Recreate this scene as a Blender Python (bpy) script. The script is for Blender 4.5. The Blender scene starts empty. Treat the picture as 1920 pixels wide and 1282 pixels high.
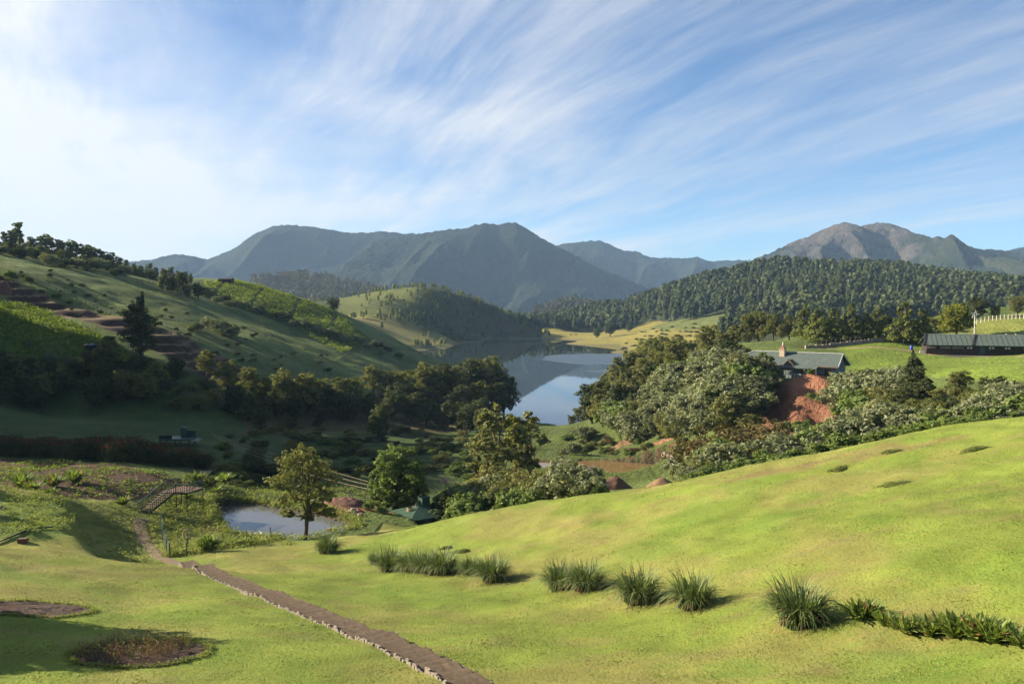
import bpy, math, random
import numpy as np
R = math.radians
SC = bpy.context.scene
COL = SC.collection
F = 1600.0; CX = 960.0; CY = 641.0; CAMZ = 38.0
TILT = math.atan(73.0 / F)                      # horizon at image row 568
# ---------------------------------------------------------------- camera
cd = bpy.data.cameras.new('camera'); cam = bpy.data.objects.new('camera', cd); COL.objects.link(cam)
cam.location = (0, 0, CAMZ); cam.rotation_euler = (R(90) - TILT, 0, 0)
cd.lens = 30.0; cd.sensor_width = 36.0; cd.clip_start = 0.1; cd.clip_end = 60000
SC.camera = cam
SC.view_settings.view_transform = 'Standard'; SC.view_settings.look = 'None'
SC.view_settings.gamma = 1.0; SC.view_settings.use_curve_mapping = False
SC.view_settings.exposure = 1.74
SC.render.engine = 'CYCLES'
cy = SC.cycles
cy.use_denoising = True; cy.max_bounces = 6; cy.diffuse_bounces = 3; cy.glossy_bounces = 3
cy.transmission_bounces = 3; cy.volume_bounces = 0; cy.transparent_max_bounces = 6
cy.caustics_reflective = False; cy.caustics_refractive = False
try: cy.use_light_tree = False
except Exception: pass
# ---------------------------------------------------------------- sun and sky
SUN_EL = R(23.5); SUN_AHEAD = R(14)               # sun to the left, a little ahead of the camera
sdir = np.array([-math.cos(SUN_EL) * math.cos(SUN_AHEAD), math.cos(SUN_EL) * math.sin(SUN_AHEAD), math.sin(SUN_EL)])
sl = bpy.data.lights.new('sun', 'SUN'); sl.energy = 4.9; sl.angle = R(0.5); sl.color = (1.0, 0.86, 0.66)
so = bpy.data.objects.new('sun', sl); COL.objects.link(so)
from mathutils import Vector, Matrix
so.rotation_euler = Vector(sdir).to_track_quat('Z', 'Y').to_euler(); so.location = (-100, 0, 150)

W = bpy.data.worlds.new('World'); SC.world = W; W.use_nodes = True
class NT:
    def __init__(s, tree): s.t = tree; s.n = tree.nodes; s.l = tree.links
    def new(s, typ, **kw):
        n = s.n.new(typ)
        for k, v in kw.items():
            if k.startswith('i_'): n.inputs[int(k[2:]) if k[2:].isdigit() else k[2:].replace('_', ' ')].default_value = v
            else: setattr(n, k, v)
        return n
    def link(s, a, b): s.l.new(a, b)
    def put(s, v, sock):
        if isinstance(v, (int, float, tuple, list)): sock.default_value = v
        else: s.l.new(v, sock)
    def math(s, op, a, b=0.0, c=0.0, clamp=False):
        n = s.n.new('ShaderNodeMath'); n.operation = op; n.use_clamp = clamp
        s.put(a, n.inputs[0]); s.put(b, n.inputs[1]); s.put(c, n.inputs[2]); return n.outputs[0]
    def vmath(s, op, a, b=(0, 0, 0)):
        n = s.n.new('ShaderNodeVectorMath'); n.operation = op
        s.put(a, n.inputs[0]); s.put(b, n.inputs[1])
        return n.outputs['Value'] if op in ('DOT_PRODUCT', 'LENGTH') else n.outputs[0]
    def ramp(s, v, lo, hi, smooth=True, a=0.0, b=1.0):
        n = s.n.new('ShaderNodeMapRange'); n.interpolation_type = 'SMOOTHSTEP' if smooth else 'LINEAR'
        s.put(v, n.inputs[0]); n.inputs[1].default_value = lo; n.inputs[2].default_value = hi
        n.inputs[3].default_value = a; n.inputs[4].default_value = b; return n.outputs[0]
    def noise(s, vec, scale, detail=3.0, rough=0.5, dist=0.0):
        n = s.n.new('ShaderNodeTexNoise'); s.put(vec, n.inputs['Vector']); n.inputs['Scale'].default_value = scale
        n.inputs['Detail'].default_value = detail; n.inputs['Roughness'].default_value = rough
        n.inputs['Distortion'].default_value = dist; return n.outputs['Fac']
    def mix(s, f, a, b, blend='MIX'):
        n = s.n.new('ShaderNodeMix'); n.data_type = 'RGBA'; n.blend_type = blend
        s.put(f, n.inputs[0]); s.put(a if not isinstance(a, tuple) or len(a) == 4 else a + (1,), n.inputs[6])
        s.put(b if not isinstance(b, tuple) or len(b) == 4 else b + (1,), n.inputs[7]); return n.outputs[2]
    def comb(s, x, y, z):
        n = s.n.new('ShaderNodeCombineXYZ'); s.put(x, n.inputs[0]); s.put(y, n.inputs[1]); s.put(z, n.inputs[2]); return n.outputs[0]
    def sep(s, v):
        n = s.n.new('ShaderNodeSeparateXYZ'); s.put(v, n.inputs[0]); return n.outputs

def build_sky():
    t = NT(W.node_tree); t.n.clear()
    out = t.new('ShaderNodeOutputWorld'); bg = t.new('ShaderNodeBackground'); bg.inputs['Strength'].default_value = 0.05
    sky = t.new('ShaderNodeTexSky'); sky.sky_type = 'NISHITA'; sky.sun_disc = False
    sky.sun_elevation = SUN_EL; sky.sun_rotation = math.atan2(sdir[0], sdir[1])
    sky.altitude = 2000; sky.air_density = 1.0; sky.dust_density = 0.6; sky.ozone_density = 1.0
    tc = t.new('ShaderNodeTexCoord'); d = tc.outputs['Generated']
    x, y, z = t.sep(d)
    zz = t.math('ADD', t.math('MAXIMUM', z, 0.0), 0.10)
    u = t.math('DIVIDE', x, zz); v = t.math('DIVIDE', y, zz)
    a = R(-24)                                          # cirrus filaments run towards this bearing
    al = t.math('ADD', t.math('MULTIPLY', u, math.sin(a)), t.math('MULTIPLY', v, math.cos(a)))
    ac = t.math('SUBTRACT', t.math('MULTIPLY', u, math.cos(a)), t.math('MULTIPLY', v, math.sin(a)))
    warp = t.noise(t.comb(t.math('MULTIPLY', al, 0.35), t.math('MULTIPLY', ac, 0.5), 3.1), 1.0, 3)
    ac2 = t.math('ADD', ac, t.math('MULTIPLY', t.math('SUBTRACT', warp, 0.5), 0.75))
    fil = t.noise(t.comb(t.math('MULTIPLY', al, 0.42), t.math('MULTIPLY', ac2, 2.0), 0.7), 1.0, 7, 0.58)
    fine = t.noise(t.comb(t.math('MULTIPLY', al, 1.6), t.math('MULTIPLY', ac2, 11.0), 5.7), 1.0, 6, 0.65)
    band = t.noise(t.comb(t.math('MULTIPLY', al, 0.13), t.math('MULTIPLY', ac2, 0.80), 9.4), 1.0, 3, 0.5)
    m = t.math('ADD', t.math('MULTIPLY', fil, 0.50), t.math('ADD', t.math('MULTIPLY', band, 0.62), t.math('MULTIPLY', fine, 0.24)))
    streak = t.ramp(m, 0.625, 0.95)
    # the cirrus thickens into a veil towards the sun and the horizon on its side
    sd = t.vmath('DOT_PRODUCT', d, tuple(sdir))
    veiln = t.noise(t.comb(t.math('MULTIPLY', u, 0.55), t.math('MULTIPLY', v, 0.7), 2.2), 1.0, 6, 0.6)
    elf = t.ramp(z, 0.10, 0.38, False, 1.0, 0.62)
    veil = t.math('ADD', t.math('MULTIPLY', t.ramp(sd, -0.10, 0.80, False), elf), t.math('ADD', t.math('MULTIPLY', t.math('SUBTRACT', veiln, 0.5), 0.8), t.math('MULTIPLY', t.math('SUBTRACT', fil, 0.5), 0.5)))
    low = t.ramp(z, 0.0, 0.30, False, 0.16, 0.0)
    veil = t.ramp(t.math('ADD', veil, low), 0.25, 0.98, True, 0.0, 0.96)
    cov = t.math('ADD', t.math('MULTIPLY', streak, 0.70), veil, clamp=True)
    glow = t.ramp(sd, 0.0, 1.0, False, 4.6, 6.6)
    cl = t.n.new('ShaderNodeVectorMath'); cl.operation = 'SCALE'; cl.inputs[0].default_value = (0.96, 0.985, 1.03)
    t.link(glow, cl.inputs['Scale'])
    skyc = t.mix(1.0, sky.outputs[0], (0.50, 0.72, 0.93, 1), 'MULTIPLY')
    t.link(t.mix(cov, skyc, cl.outputs[0]), bg.inputs['Color']); t.link(bg.outputs[0], out.inputs[0])
build_sky()

# ---------------------------------------------------------------- numpy helpers
ct, st = math.cos(TILT), math.sin(TILT)
def P(px, py, d):
    "world point seen at photograph pixel (px, py), at forward distance d"
    X = (px - CX) / F; Y = -(py - CY) / F
    yy = ct + Y * st; zz = -st + Y * ct
    k = d / yy
    return np.array([X * k, d, CAMZ + zz * k])
def proj(x, y, z):
    dz = z - CAMZ
    dep = y * ct - dz * st; up = y * st + dz * ct
    dep = np.where(np.abs(dep) < 1e-3, 1e-3, dep)
    return CX + F * x / dep, CY - F * up / dep
def _h(ix, iy, s):
    n = (ix.astype(np.int64) * 374761393 + iy.astype(np.int64) * 668265263 + s * 974634777) & 0xffffffff
    n = ((n ^ (n >> 13)) * 1274126177) & 0xffffffff
    return ((n ^ (n >> 16)) & 0xffffff) / float(0xffffff)
def vnoise(x, y, s=0):
    x = np.asarray(x, float); y = np.asarray(y, float)
    ix = np.floor(x); iy = np.floor(y); fx = x - ix; fy = y - iy
    fx = fx * fx * fx * (fx * (fx * 6 - 15) + 10); fy = fy * fy * fy * (fy * (fy * 6 - 15) + 10)
    a = _h(ix, iy, s); b = _h(ix + 1, iy, s); c = _h(ix, iy + 1, s); d = _h(ix + 1, iy + 1, s)
    return (a + (b - a) * fx) * (1 - fy) + (c + (d - c) * fx) * fy - 0.5
def fbm(x, y, oct=4, s=0, gain=0.5):
    r = 0; a = 1.0
    for o in range(oct):
        r = r + a * vnoise(x * 2 ** o + o * 17.3, y * 2 ** o - o * 9.1, s + o); a *= gain
    return r
def ridged(x, y, oct=4, s=0):
    r = 0; a = 1.0
    for o in range(oct):
        r = r + a * (1 - 4 * np.abs(vnoise(x * 2 ** o + o * 7.7, y * 2 ** o + o * 3.3, s + o))); a *= 0.5
    return r
def sstep(a, b, x):
    t = np.clip((x - a) / (b - a), 0, 1); return t * t * (3 - 2 * t)
def inpoly(px, py, poly):
    r = np.zeros(np.shape(px), bool); n = len(poly)
    for i in range(n):
        x0, y0 = poly[i]; x1, y1 = poly[(i + 1) % n]
        if y0 == y1: continue
        c = ((y0 > py) != (y1 > py)) & (px < (x1 - x0) * (py - y0) / (y1 - y0) + x0)
        r ^= c
    return r
class RBF:
    def __init__(s, pts, c=8.0, lam=0.02):
        pts = np.array(pts, float); s.p = pts[:, :2]; s.c = c
        n = len(pts)
        D = np.sqrt(((s.p[:, None] - s.p[None]) ** 2).sum(-1) + c * c)
        A = np.zeros((n + 3, n + 3)); A[:n, :n] = -D + np.eye(n) * lam * c
        A[:n, n] = 1; A[:n, n + 1:] = s.p / 100; A[n, :n] = 1; A[n + 1:, :n] = s.p.T / 100
        s.w = np.linalg.solve(A, np.concatenate([pts[:, 2], [0, 0, 0]]))
    def __call__(s, x, y):
        x = np.asarray(x, float); y = np.asarray(y, float); sh = x.shape
        x = x.ravel(); y = y.ravel(); o = np.empty(x.size); n = len(s.p)
        for i in range(0, x.size, 20000):
            xs = x[i:i + 20000]; ys = y[i:i + 20000]
            D = np.sqrt((xs[:, None] - s.p[:, 0]) ** 2 + (ys[:, None] - s.p[:, 1]) ** 2 + s.c ** 2)
            o[i:i + 20000] = -D @ s.w[:n] + s.w[n] + (xs * s.w[n + 1] + ys * s.w[n + 2]) / 100
        return o.reshape(sh)

def mesh_np(name, v, f, mats=None, smooth=False, attrs=None, mat_idx=None):
    "mesh from arrays: v (n,3); f (m,k) array or a list of index lists"
    me = bpy.data.meshes.new(name); v = np.asarray(v, np.float32)
    if isinstance(f, np.ndarray):
        m, k = f.shape; tot = np.full(m, k, np.int32); idx = f.ravel().astype(np.int32)
    else:
        tot = np.array([len(q) for q in f], np.int32); idx = np.concatenate([np.asarray(q) for q in f]).astype(np.int32)
    me.vertices.add(len(v)); me.vertices.foreach_set('co', v.ravel())
    me.loops.add(len(idx)); me.loops.foreach_set('vertex_index', idx)
    me.polygons.add(len(tot)); st_ = np.zeros(len(tot), np.int32); st_[1:] = np.cumsum(tot)[:-1]
    me.polygons.foreach_set('loop_start', st_)
    me.polygons.foreach_set('use_smooth', np.full(len(tot), smooth))
    for m_ in (mats if isinstance(mats, (list, tuple)) else [mats] if mats else []): me.materials.append(m_)
    if mat_idx is not None: me.polygons.foreach_set('material_index', np.asarray(mat_idx, np.int32))
    for an, arr in (attrs or {}).items():
        arr = np.asarray(arr, np.float32)
        if arr.ndim == 1:
            me.attributes.new(an, 'FLOAT', 'POINT').data.foreach_set('value', arr)
        else:
            c4 = np.ones((len(arr), 4), np.float32); c4[:, :3] = arr
            me.attributes.new(an, 'FLOAT_COLOR', 'POINT').data.foreach_set('color', c4.ravel())
    me.update(calc_edges=True); me.validate(); return me
def tag(o, label=None, cat=None, group=None, kind=None):
    if label: o['label'] = label
    if cat: o['category'] = cat
    if group: o['group'] = group
    if kind: o['kind'] = kind
    return o
def link(name, me, parent=None, loc=None, rz=0.0, scale=None):
    o = bpy.data.objects.new(name, me); COL.objects.link(o)
    if parent: o.parent = parent
    if loc is not None: o.location = loc
    if rz: o.rotation_euler = (0, 0, rz)
    if scale is not None: o.scale = scale
    return o
def empty(name, loc, rz=0.0, scale=None):
    o = link(name, None, None, loc, rz, scale); o.empty_display_size = 0.2; return o
def grid_faces(nx, ny):
    i = np.arange(nx * ny).reshape(ny, nx)
    return np.stack([i[:-1, :-1], i[:-1, 1:], i[1:, 1:], i[1:, :-1]], -1).reshape(-1, 4)

# ---------------------------------------------------------------- materials
def mat(name):
    m = bpy.data.materials.new(name); m.use_nodes = True; t = NT(m.node_tree); t.n.clear()
    out = t.new('ShaderNodeOutputMaterial'); return m, t, out
def bump(t, h, strength, dist):
    b = t.new('ShaderNodeBump'); b.inputs['Strength'].default_value = strength; b.inputs['Distance'].default_value = dist
    t.put(h, b.inputs['Height']); return b.outputs[0]
def simple(name, col, rough=0.8, var=0.15, scale=3.0, bmp=0.0, metal=0.0, spec=0.3, wear=None):
    m, t, out = mat(name); p = t.new('ShaderNodeBsdfPrincipled')
    tc = t.new('ShaderNodeTexCoord').outputs['Object']
    n = t.noise(tc, scale, 5, 0.6); n2 = t.noise(tc, scale * 6.3, 3, 0.6)
    f = t.ramp(t.math('ADD', t.math('MULTIPLY', n, 0.6), t.math('MULTIPLY', n2, 0.4)), 0.3, 0.7)
    lo = tuple(c * (1 - var) for c in col); hi = tuple(min(1, c * (1 + var)) for c in col)
    c = t.mix(f, lo, hi)
    if wear: c = t.mix(t.ramp(t.noise(tc, scale * 2.1, 6, 0.7), 0.55, 0.72, True, 0, 0.8), c, wear)
    t.link(c, p.inputs['Base Color']); p.inputs['Roughness'].default_value = rough; p.inputs['Metallic'].default_value = metal
    p.inputs['Specular IOR Level'].default_value = spec
    if bmp: t.link(bump(t, n2, bmp, 0.05), p.inputs['Normal'])
    t.link(p.outputs[0], out.inputs[0]); return m
def leaf_mat(name, dark, light, trans=0.3, gloss=0.04, tint=None):
    m, t, out = mat(name)
    at = t.new('ShaderNodeAttribute'); at.attribute_name = 'shade'
    oi = t.new('ShaderNodeObjectInfo')
    f = t.math('ADD', t.math('MULTIPLY', at.outputs['Fac'], 0.8), t.math('MULTIPLY', oi.outputs['Random'], 0.25), clamp=True)
    c = t.mix(f, dark, light)
    if tint: c = t.mix(t.math('GREATER_THAN', at.outputs['Fac'], tint[0]), c, tint[1])
    d = t.new('ShaderNodeBsdfDiffuse'); tr = t.new('ShaderNodeBsdfTranslucent'); g = t.new('ShaderNodeBsdfGlossy')
    g.inputs['Roughness'].default_value = 0.6; g.inputs['Color'].default_value = (0.8, 0.85, 0.8, 1)
    t.link(c, d.inputs[0]); t.link(t.mix(1.0, c, (1.1, 1.15, 0.6, 1), 'MULTIPLY'), tr.inputs[0])
    a = t.new('ShaderNodeMixShader'); a.inputs[0].default_value = trans; t.link(d.outputs[0], a.inputs[1]); t.link(tr.outputs[0], a.inputs[2])
    b = t.new('ShaderNodeMixShader'); b.inputs[0].default_value = gloss * 0.4; t.link(a.outputs[0], b.inputs[1]); t.link(g.outputs[0], b.inputs[2])
    t.link(b.outputs[0], out.inputs[0]); return m
# ================================================================ terrain
LAKE = 0.0; POND = 14.0; POND2 = 6.0
near_px = [  # photograph pixel, forward distance
 # lawn in front
 (0,1282,27),(265,1215,31),(75,1135,39),(960,1282,28),(1500,1282,24),(1920,1282,21),(840,1275,28),(650,1195,34.5),(480,1113,46.5),
 (380,1072,58),(345,1038,70),(300,1022,74),(265,982,83),(100,1035,58),(30,1018,62),(230,1040,62),(200,1130,43),(420,1180,36),
 (615,1035,72),(720,1065,62),(805,1070,60),(915,1088,55),(1050,1105,48),(1197,1128,42),(1298,1142,38),(1500,1168,32),(1680,1190,28),(1900,1210,25),
 (1100,1000,62),(1100,940,72),(1000,941,75),(900,958,76),(1300,900,74),(1300,1000,54),(1500,1000,46),(1600,900,58),(1600,840,68),(1900,780,70),(1900,1000,36),
 (1900,880,50),(830,981,76),(780,989,78),(700,1003,79),(900,1010,68),(450,1022,80),(585,1015,84),(350,1000,84),(760,1150,46),(1100,1200,36),
 # path foot, bank, crop field and the flat meadow behind the hedge
 (190,1000,70),(190,940,87),(270,962,88),(335,945,95),(30,1000,66),(50,945,79),(100,880,105),(0,857,118),(250,900,100),(370,880,114),
 (200,800,150),(335,832,135),(200,772,172),(60,772,172),(420,845,132),(440,870,126),
 # foot and face of the hill on the left
 (100,735,180),(100,655,195),(250,690,190),(50,590,225),(0,562,235),(150,582,235),(280,665,205),(400,692,215),(60,540,250),(200,590,245),(400,650,235),(600,712,245),
 (100,500,300),(300,560,290),(500,640,270),(0,472,350),(100,487,350),(250,522,350),(350,526,415),(480,533,430),(520,620,350),(640,592,430),(760,652,400),(560,560,420),
 (700,617,420),(440,527,430),(400,560,370),(830,680,400),(650,660,330),(560,600,370),(330,545,350),(200,508,380),(0,468,395),(100,484,390),(300,522,400),
 # shaded bank and the valley floor
 (850,765,270),(740,765,250),(650,775,230),(560,765,225),(450,760,205),(650,822,190),(500,805,190),(750,842,180),(850,872,160),(600,872,150),(520,900,122),(640,930,112),
 (1050,803,255),(920,840,185),(1130,845,195),(1000,900,145),(700,895,128),
 # far bank: scar, house plateau, grass, stable, paddock
 (1500,805,139),(1440,795,143),(1560,802,139),(1410,712,160),(1500,707,157),(1590,712,153),(1640,690,168),(1640,652,195),(1800,690,150),(1900,722,125),(1740,663,190),(1925,667,180),
 (1850,627,215),(1850,608,235),(1600,632,215),(1450,643,215),(1350,652,220),(1300,805,165),(1200,835,180),(1100,802,215),(1300,725,200),(1200,692,330),(1400,760,168),(1680,790,110),(1640,760,130),
 (1550,652,205),(1500,660,190),(1450,665,190),(1680,645,205),(1530,790,141),(1430,740,158),(1590,770,143),
]
near_w = [  # hidden or out of frame
 (-8,98,12.5),(0,96,13.4),(12,100,13),(30,96,17),(48,92,22),(62,90,26),(20,122,9.5),(45,118,18),(72,112,25),(0,130,8.2),(-20,128,9.8),(15,142,7.4),(32,150,9.5),
 (-30,26,27.5),(-45,50,24),(-62,78,21),(-92,112,19.5),(-112,150,28),(-140,148,48),(-152,195,52),(-205,200,62),(-205,280,60),(-225,350,72),(-130,120,34),(-170,100,34),(-100,60,26),
 (0,0,31),(-20,4,31),(30,4,32),(0,-25,32),(-40,-10,30),(0,14,29),(40,15,31.5),
 (60,60,31),(80,120,28),(112,170,29),(130,230,34),(165,300,36),(62,30,33),(100,80,30),(180,180,33),
 (-140,530,16),(-140,610,-9),(-70,520,-9),(-25,490,-9),(-250,550,30),(-250,630,4),(-270,450,66),(-60,455,8),(-95,455,22),
 (-9,290,.4),(-10,350,.3),(-16,420,.2),(6,300,-4),(6,400,-6),(20,360,-6),(22,262,.6),(37,330,.4),(8,262,.8),(-30,300,6),(-40,350,9),(-35,270,6.5),
 (70,420,3),(55,480,-6),(95,450,7),(125,500,8),(160,560,5),(50,370,5),(80,340,14),(120,350,22),(150,420,24),(20,560,-9),(90,620,-9),(160,640,-9),(-20,620,-9),
]
NEAR = RBF([tuple(P(*q)) for q in near_px] + near_w, c=7.0, lam=0.04)
def seg_dist(x, y, pts, closed=True):
    d = np.full(np.shape(x), 1e9); n = len(pts)
    for i in range(n if closed else n - 1):
        ax, ay = pts[i][:2]; bx, by = pts[(i + 1) % n][:2]; vx, vy = bx - ax, by - ay
        t = np.clip(((x - ax) * vx + (y - ay) * vy) / (vx * vx + vy * vy + 1e-9), 0, 1)
        d = np.minimum(d, np.hypot(x - ax - t * vx, y - ay - t * vy))
    return d
def on_level(px, py, z):
    a = P(px, py, 1.0); k = (z - CAMZ) / (a[2] - CAMZ); return (a[0] * k, a[1] * k)
pond_poly = [on_level(a, b, POND) for a, b in [(396,958),(425,947),(475,945),(505,951),(535,957),(600,966),(655,985),(652,996),(600,1008),(560,1018),(500,1014),(440,1004),(424,985)]]
pond2_poly = [on_level(a, b, POND2) for a, b in [(985,866),(1050,867),(1100,863),(1180,866),(1262,872),(1270,880),(1240,890),(1170,897),(1130,893),(1080,888),(1010,877)]]
bank_edge = [(-44.5, 83), (-42.2, 79), (-38.5, 72), (-34.0, 64.0), (-31.5, 61.5)]
soil_px = [(0,535),(60,545),(130,560),(210,600),(250,625),(330,655),(420,685),(520,700),(470,720),(395,735),(330,700),(250,655),(200,640),(130,605),(60,570),(0,560)]
soil_w = [tuple(P(a, b, d)[:2]) for a, b, d in [(-40,532,252),(60,545,249),(130,565,244),(210,600,240),(330,650,234),(420,684,230),(500,708,228),(440,725,212),(395,722,208),(330,697,208),(250,652,215),(130,603,228),(60,572,234),(-40,548,240)]]
beds = [tuple(P(265,1217,30.8)) + (2.35,), tuple(P(62,1136,38.6)) + (2.55,)]
def micro(x, y):
    near = np.clip((140 - y) / 80, 0, 1)
    h = fbm(x / 9, y / 9, 3, 5) * 0.35 + fbm(x / 2.6, y / 1.8, 4, 9) * 0.20 * near
    return h + (1 - near) * (fbm(x / 25, y / 25, 4, 21) * np.where(x > 25, 0.7, 1.7) + fbm(x / 6, y / 6, 2, 27) * 0.3)
def hz(x, y):
    x = np.asarray(x, float); y = np.asarray(y, float)
    z = NEAR(x, y) + micro(x, y)
    # grassy step of the raised lawn on the left
    sd = seg_dist(x, y, bank_edge, False)
    ex = np.interp(y, [61.5, 64, 72, 79, 83], [-31.5, -34, -38.5, -42.2, -44.5])
    side = x - ex + fbm(x / 3, y / 3, 2, 3) * 1.2
    fade = sstep(59.5, 63, y) * sstep(86, 80, y) * sstep(-16, -6, -np.abs(x - ex))
    z = z + fade * (0.95 - 2.3 * sstep(-0.1, 2.1, side))
    # stepped soil plots on the hill
    m = inpoly(x, y, soil_w); dd = seg_dist(x, y, soil_w)
    st_ = 2.1; q = z / st_ + fbm(x / 14, y / 14, 2, 44) * 0.35; fr = q - np.floor(q)
    zt = z + (sstep(0.55, 0.95, fr) - fr) * st_ * 0.9
    z = np.where(m, z + (zt - z) * np.clip(dd / 2.5, 0, 1), z)
    # gullies of the red scar under the house
    ppx, ppy = proj(x, y, z)
    sc = sstep(136, 142, y) * sstep(160, 156.5, y) * sstep(39, 44, x) * sstep(66, 62, x)
    z = z + sc * (ridged(x / 4.6, y / 22, 3, 71) - 0.9) * 1.7
    # ponds
    for poly, lev, lip in ((pond_poly, POND, 0.5), (pond2_poly, POND2, 0.25)):
        ins = inpoly(x, y, poly); d = seg_dist(x, y, poly); d = d + fbm(x / 1.5, y / 1.5, 2, 8) * 0.5
        z = np.where(ins, np.minimum(z, lev - 0.12 - np.clip(d, 0, 2.5) * 0.5), z)
        nb = (~ins) & (d < 7)
        z = np.where(nb, np.maximum(z, lev + 0.10 + lip * sstep(0.0, 1.4, d) * sstep(7, 3, d)), z)
    for bx, by, bz, br in beds:
        r = np.hypot(x - bx, y - by); z = z - 0.06 * sstep(br - 0.1, br - 0.9, r)
    return z
def ray(px, py, d0=12.0, d1=620.0):
    "where the line of sight through a pixel meets the near ground"
    ds = np.concatenate([np.arange(d0, 130, 0.6), np.arange(130, d1, 1.6)])
    a = P(px, py, 1.0); xs = a[0] * ds; zs = CAMZ + (a[2] - CAMZ) * ds
    hit = zs <= NEAR(xs, ds) + micro(xs, ds)
    k = int(np.argmax(hit)) if hit.any() else len(ds) - 1
    return xs[k], ds[k]
xs = np.concatenate([np.arange(-300, -200, 3.0), np.arange(-200, -62, 1.15), np.arange(-62, 44, 0.42), np.arange(44, 130, 1.1), np.arange(130, 262, 3.0)])
ys = np.concatenate([np.arange(-30, 18, 2.0), np.arange(18, 112, 0.42), np.arange(112, 260, 1.05), np.arange(260, 460, 1.7), np.arange(460, 650, 4.0)])
GX, GY = np.meshgrid(xs, ys); GZ = hz(GX, GY)
px, py = proj(GX, GY, GZ)
jx = px + fbm(GX / 3, GY / 3, 3, 51) * 900 / np.maximum(GY, 20) * 1.5; jy = py + fbm(GX / 3 + 40, GY / 3, 3, 52) * 300 / np.maximum(GY, 20) * 1.5
C = np.empty(GX.shape + (3,)); n1 = fbm(GX / 11, GY / 11, 4, 61); n2 = fbm(GX / 2.5, GY / 2.5, 3, 62)
ROUGH = np.zeros(GX.shape)
def paint(mask, col, var=0.35):
    m = np.clip(np.asarray(mask, float), 0, 1)[..., None]; c = np.array(col) * (1 + var * n1[..., None] + 0.22 * n2[..., None])
    C[:] = C * (1 - m) + c * m
# rough pasture everywhere first
C[:] = np.array((0.085, 0.115, 0.030)) * (1 + 0.4 * n1[..., None]); ROUGH[:] = 1.0
def reg(poly, d0=0, d1=1000): return inpoly(jx, jy, poly) & (GY > d0) & (GY < d1)
paint(reg([(0,430),(500,520),(860,660),(900,720),(520,720),(0,500)], 190, 470), (0.090,0.120,0.038), 0.5)           # dry hillside pasture
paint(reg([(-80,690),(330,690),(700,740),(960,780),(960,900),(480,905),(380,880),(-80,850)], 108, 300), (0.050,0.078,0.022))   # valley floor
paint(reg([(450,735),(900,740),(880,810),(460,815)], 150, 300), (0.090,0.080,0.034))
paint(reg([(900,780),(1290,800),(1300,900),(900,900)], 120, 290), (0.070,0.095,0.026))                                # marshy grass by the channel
lawn = (GY < 90) & (py > 760) & ((GY < 82) | (GX > -14)) & (GY < 92)
paint(lawn, (0.158,0.200,0.034), 0.14); ROUGH[lawn] = 0.0
dry = lawn * sstep(-0.15, 0.35, fbm(GX / 7, GY / 7, 4, 81) + 0.42 * sstep(42, 56, GY) * (GX < -19) + 0.10 * sstep(50, 70, GY))
paint(dry * 0.6, (0.205,0.178,0.060), 0.2)
worn = lawn * sstep(0.27, 0.47, fbm(GX / 3.2, GY / 1.6, 4, 83) + 0.12 * ((GX < -18) & (GY > 45)))
paint(worn * 0.38, (0.19,0.145,0.065), 0.2)
paint(lawn * sstep(0.1, 0.45, fbm(GX / 4, GY / 4, 4, 85)) * 0.55, (0.105,0.175,0.022), 0.2)
for a, b in [((1340,905),(1520,868)), ((1600,858),(1800,822)), ((1480,880),(1660,842)), ((1880,782),(1920,772))]:
    (x0, y0), (x1, y1) = ray(*a), ray(*b)
    paint(sstep(1.7, 0.2, seg_dist(GX, GY, [(x0, y0), (x1, y1)], False) + n2 * 1.6) * 0.6 * lawn, (0.175,0.125,0.058))
paint(reg([(120,925),(420,930),(420,1010),(300,1030),(130,1030)], 60, 100), (0.17,0.185,0.045), 0.3)
paint(reg([(0,932),(112,934),(128,1012),(0,1016)], 58, 90), (0.12,0.165,0.038), 0.3)
paint(reg([(-40,858),(230,872),(380,905),(300,925),(240,938),(110,930),(-40,925)], 84, 125), (0.075,0.048,0.028), 0.3)     # tilled plot
paint(reg([(380,905),(700,900),(700,940),(400,945)], 84, 130), (0.06,0.085,0.026))
paint(reg([(-80,560),(60,575),(150,612),(260,670),(330,705),(300,800),(150,690),(-80,720)], 185, 245), (0.105,0.155,0.026))   # crop field
paint(reg([(372,528),(440,524),(560,548),(640,592),(700,640),(650,670),(560,618),(480,590),(380,560)], 300, 470), (0.060,0.080,0.022))
soil = inpoly(GX + n2 * 2.5, GY + n2 * 2, soil_w)
q = (NEAR(GX, GY) + micro(GX, GY)) / 2.1 + fbm(GX / 14, GY / 14, 2, 44) * 0.35; fr = q - np.floor(q)
paint(soil, (0.050,0.032,0.022), 0.3); paint(soil * sstep(0.62, 0.5, fr) * 0.9, (0.165,0.122,0.072), 0.3)
scar = sstep(135.5, 138, GY + n2 * 3) * sstep(160.5, 157.5, GY) * sstep(39.5, 43, GX + n2 * 4) * sstep(66, 63, GX + n2 * 5)
paint(scar, (0.215,0.100,0.060), 0.5); ROUGH[scar > .5] = 2.0
paint(reg([(1570,640),(1925,612),(1925,720),(1700,700),(1590,700)], 110, 240), (0.13,0.18,0.028), 0.3)            # grass round the stable
paint(reg([(1800,595),(1925,585),(1925,632),(1700,640)], 190, 270), (0.17,0.19,0.045), 0.3)
tr = [ray(1925, 669), ray(1740, 664), ray(1700, 657), ray(1640, 650), ray(1560, 655)]
paint(sstep(1.6, 0.9, seg_dist(GX, GY, tr, False) + n2), (0.30,0.21,0.13))
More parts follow.
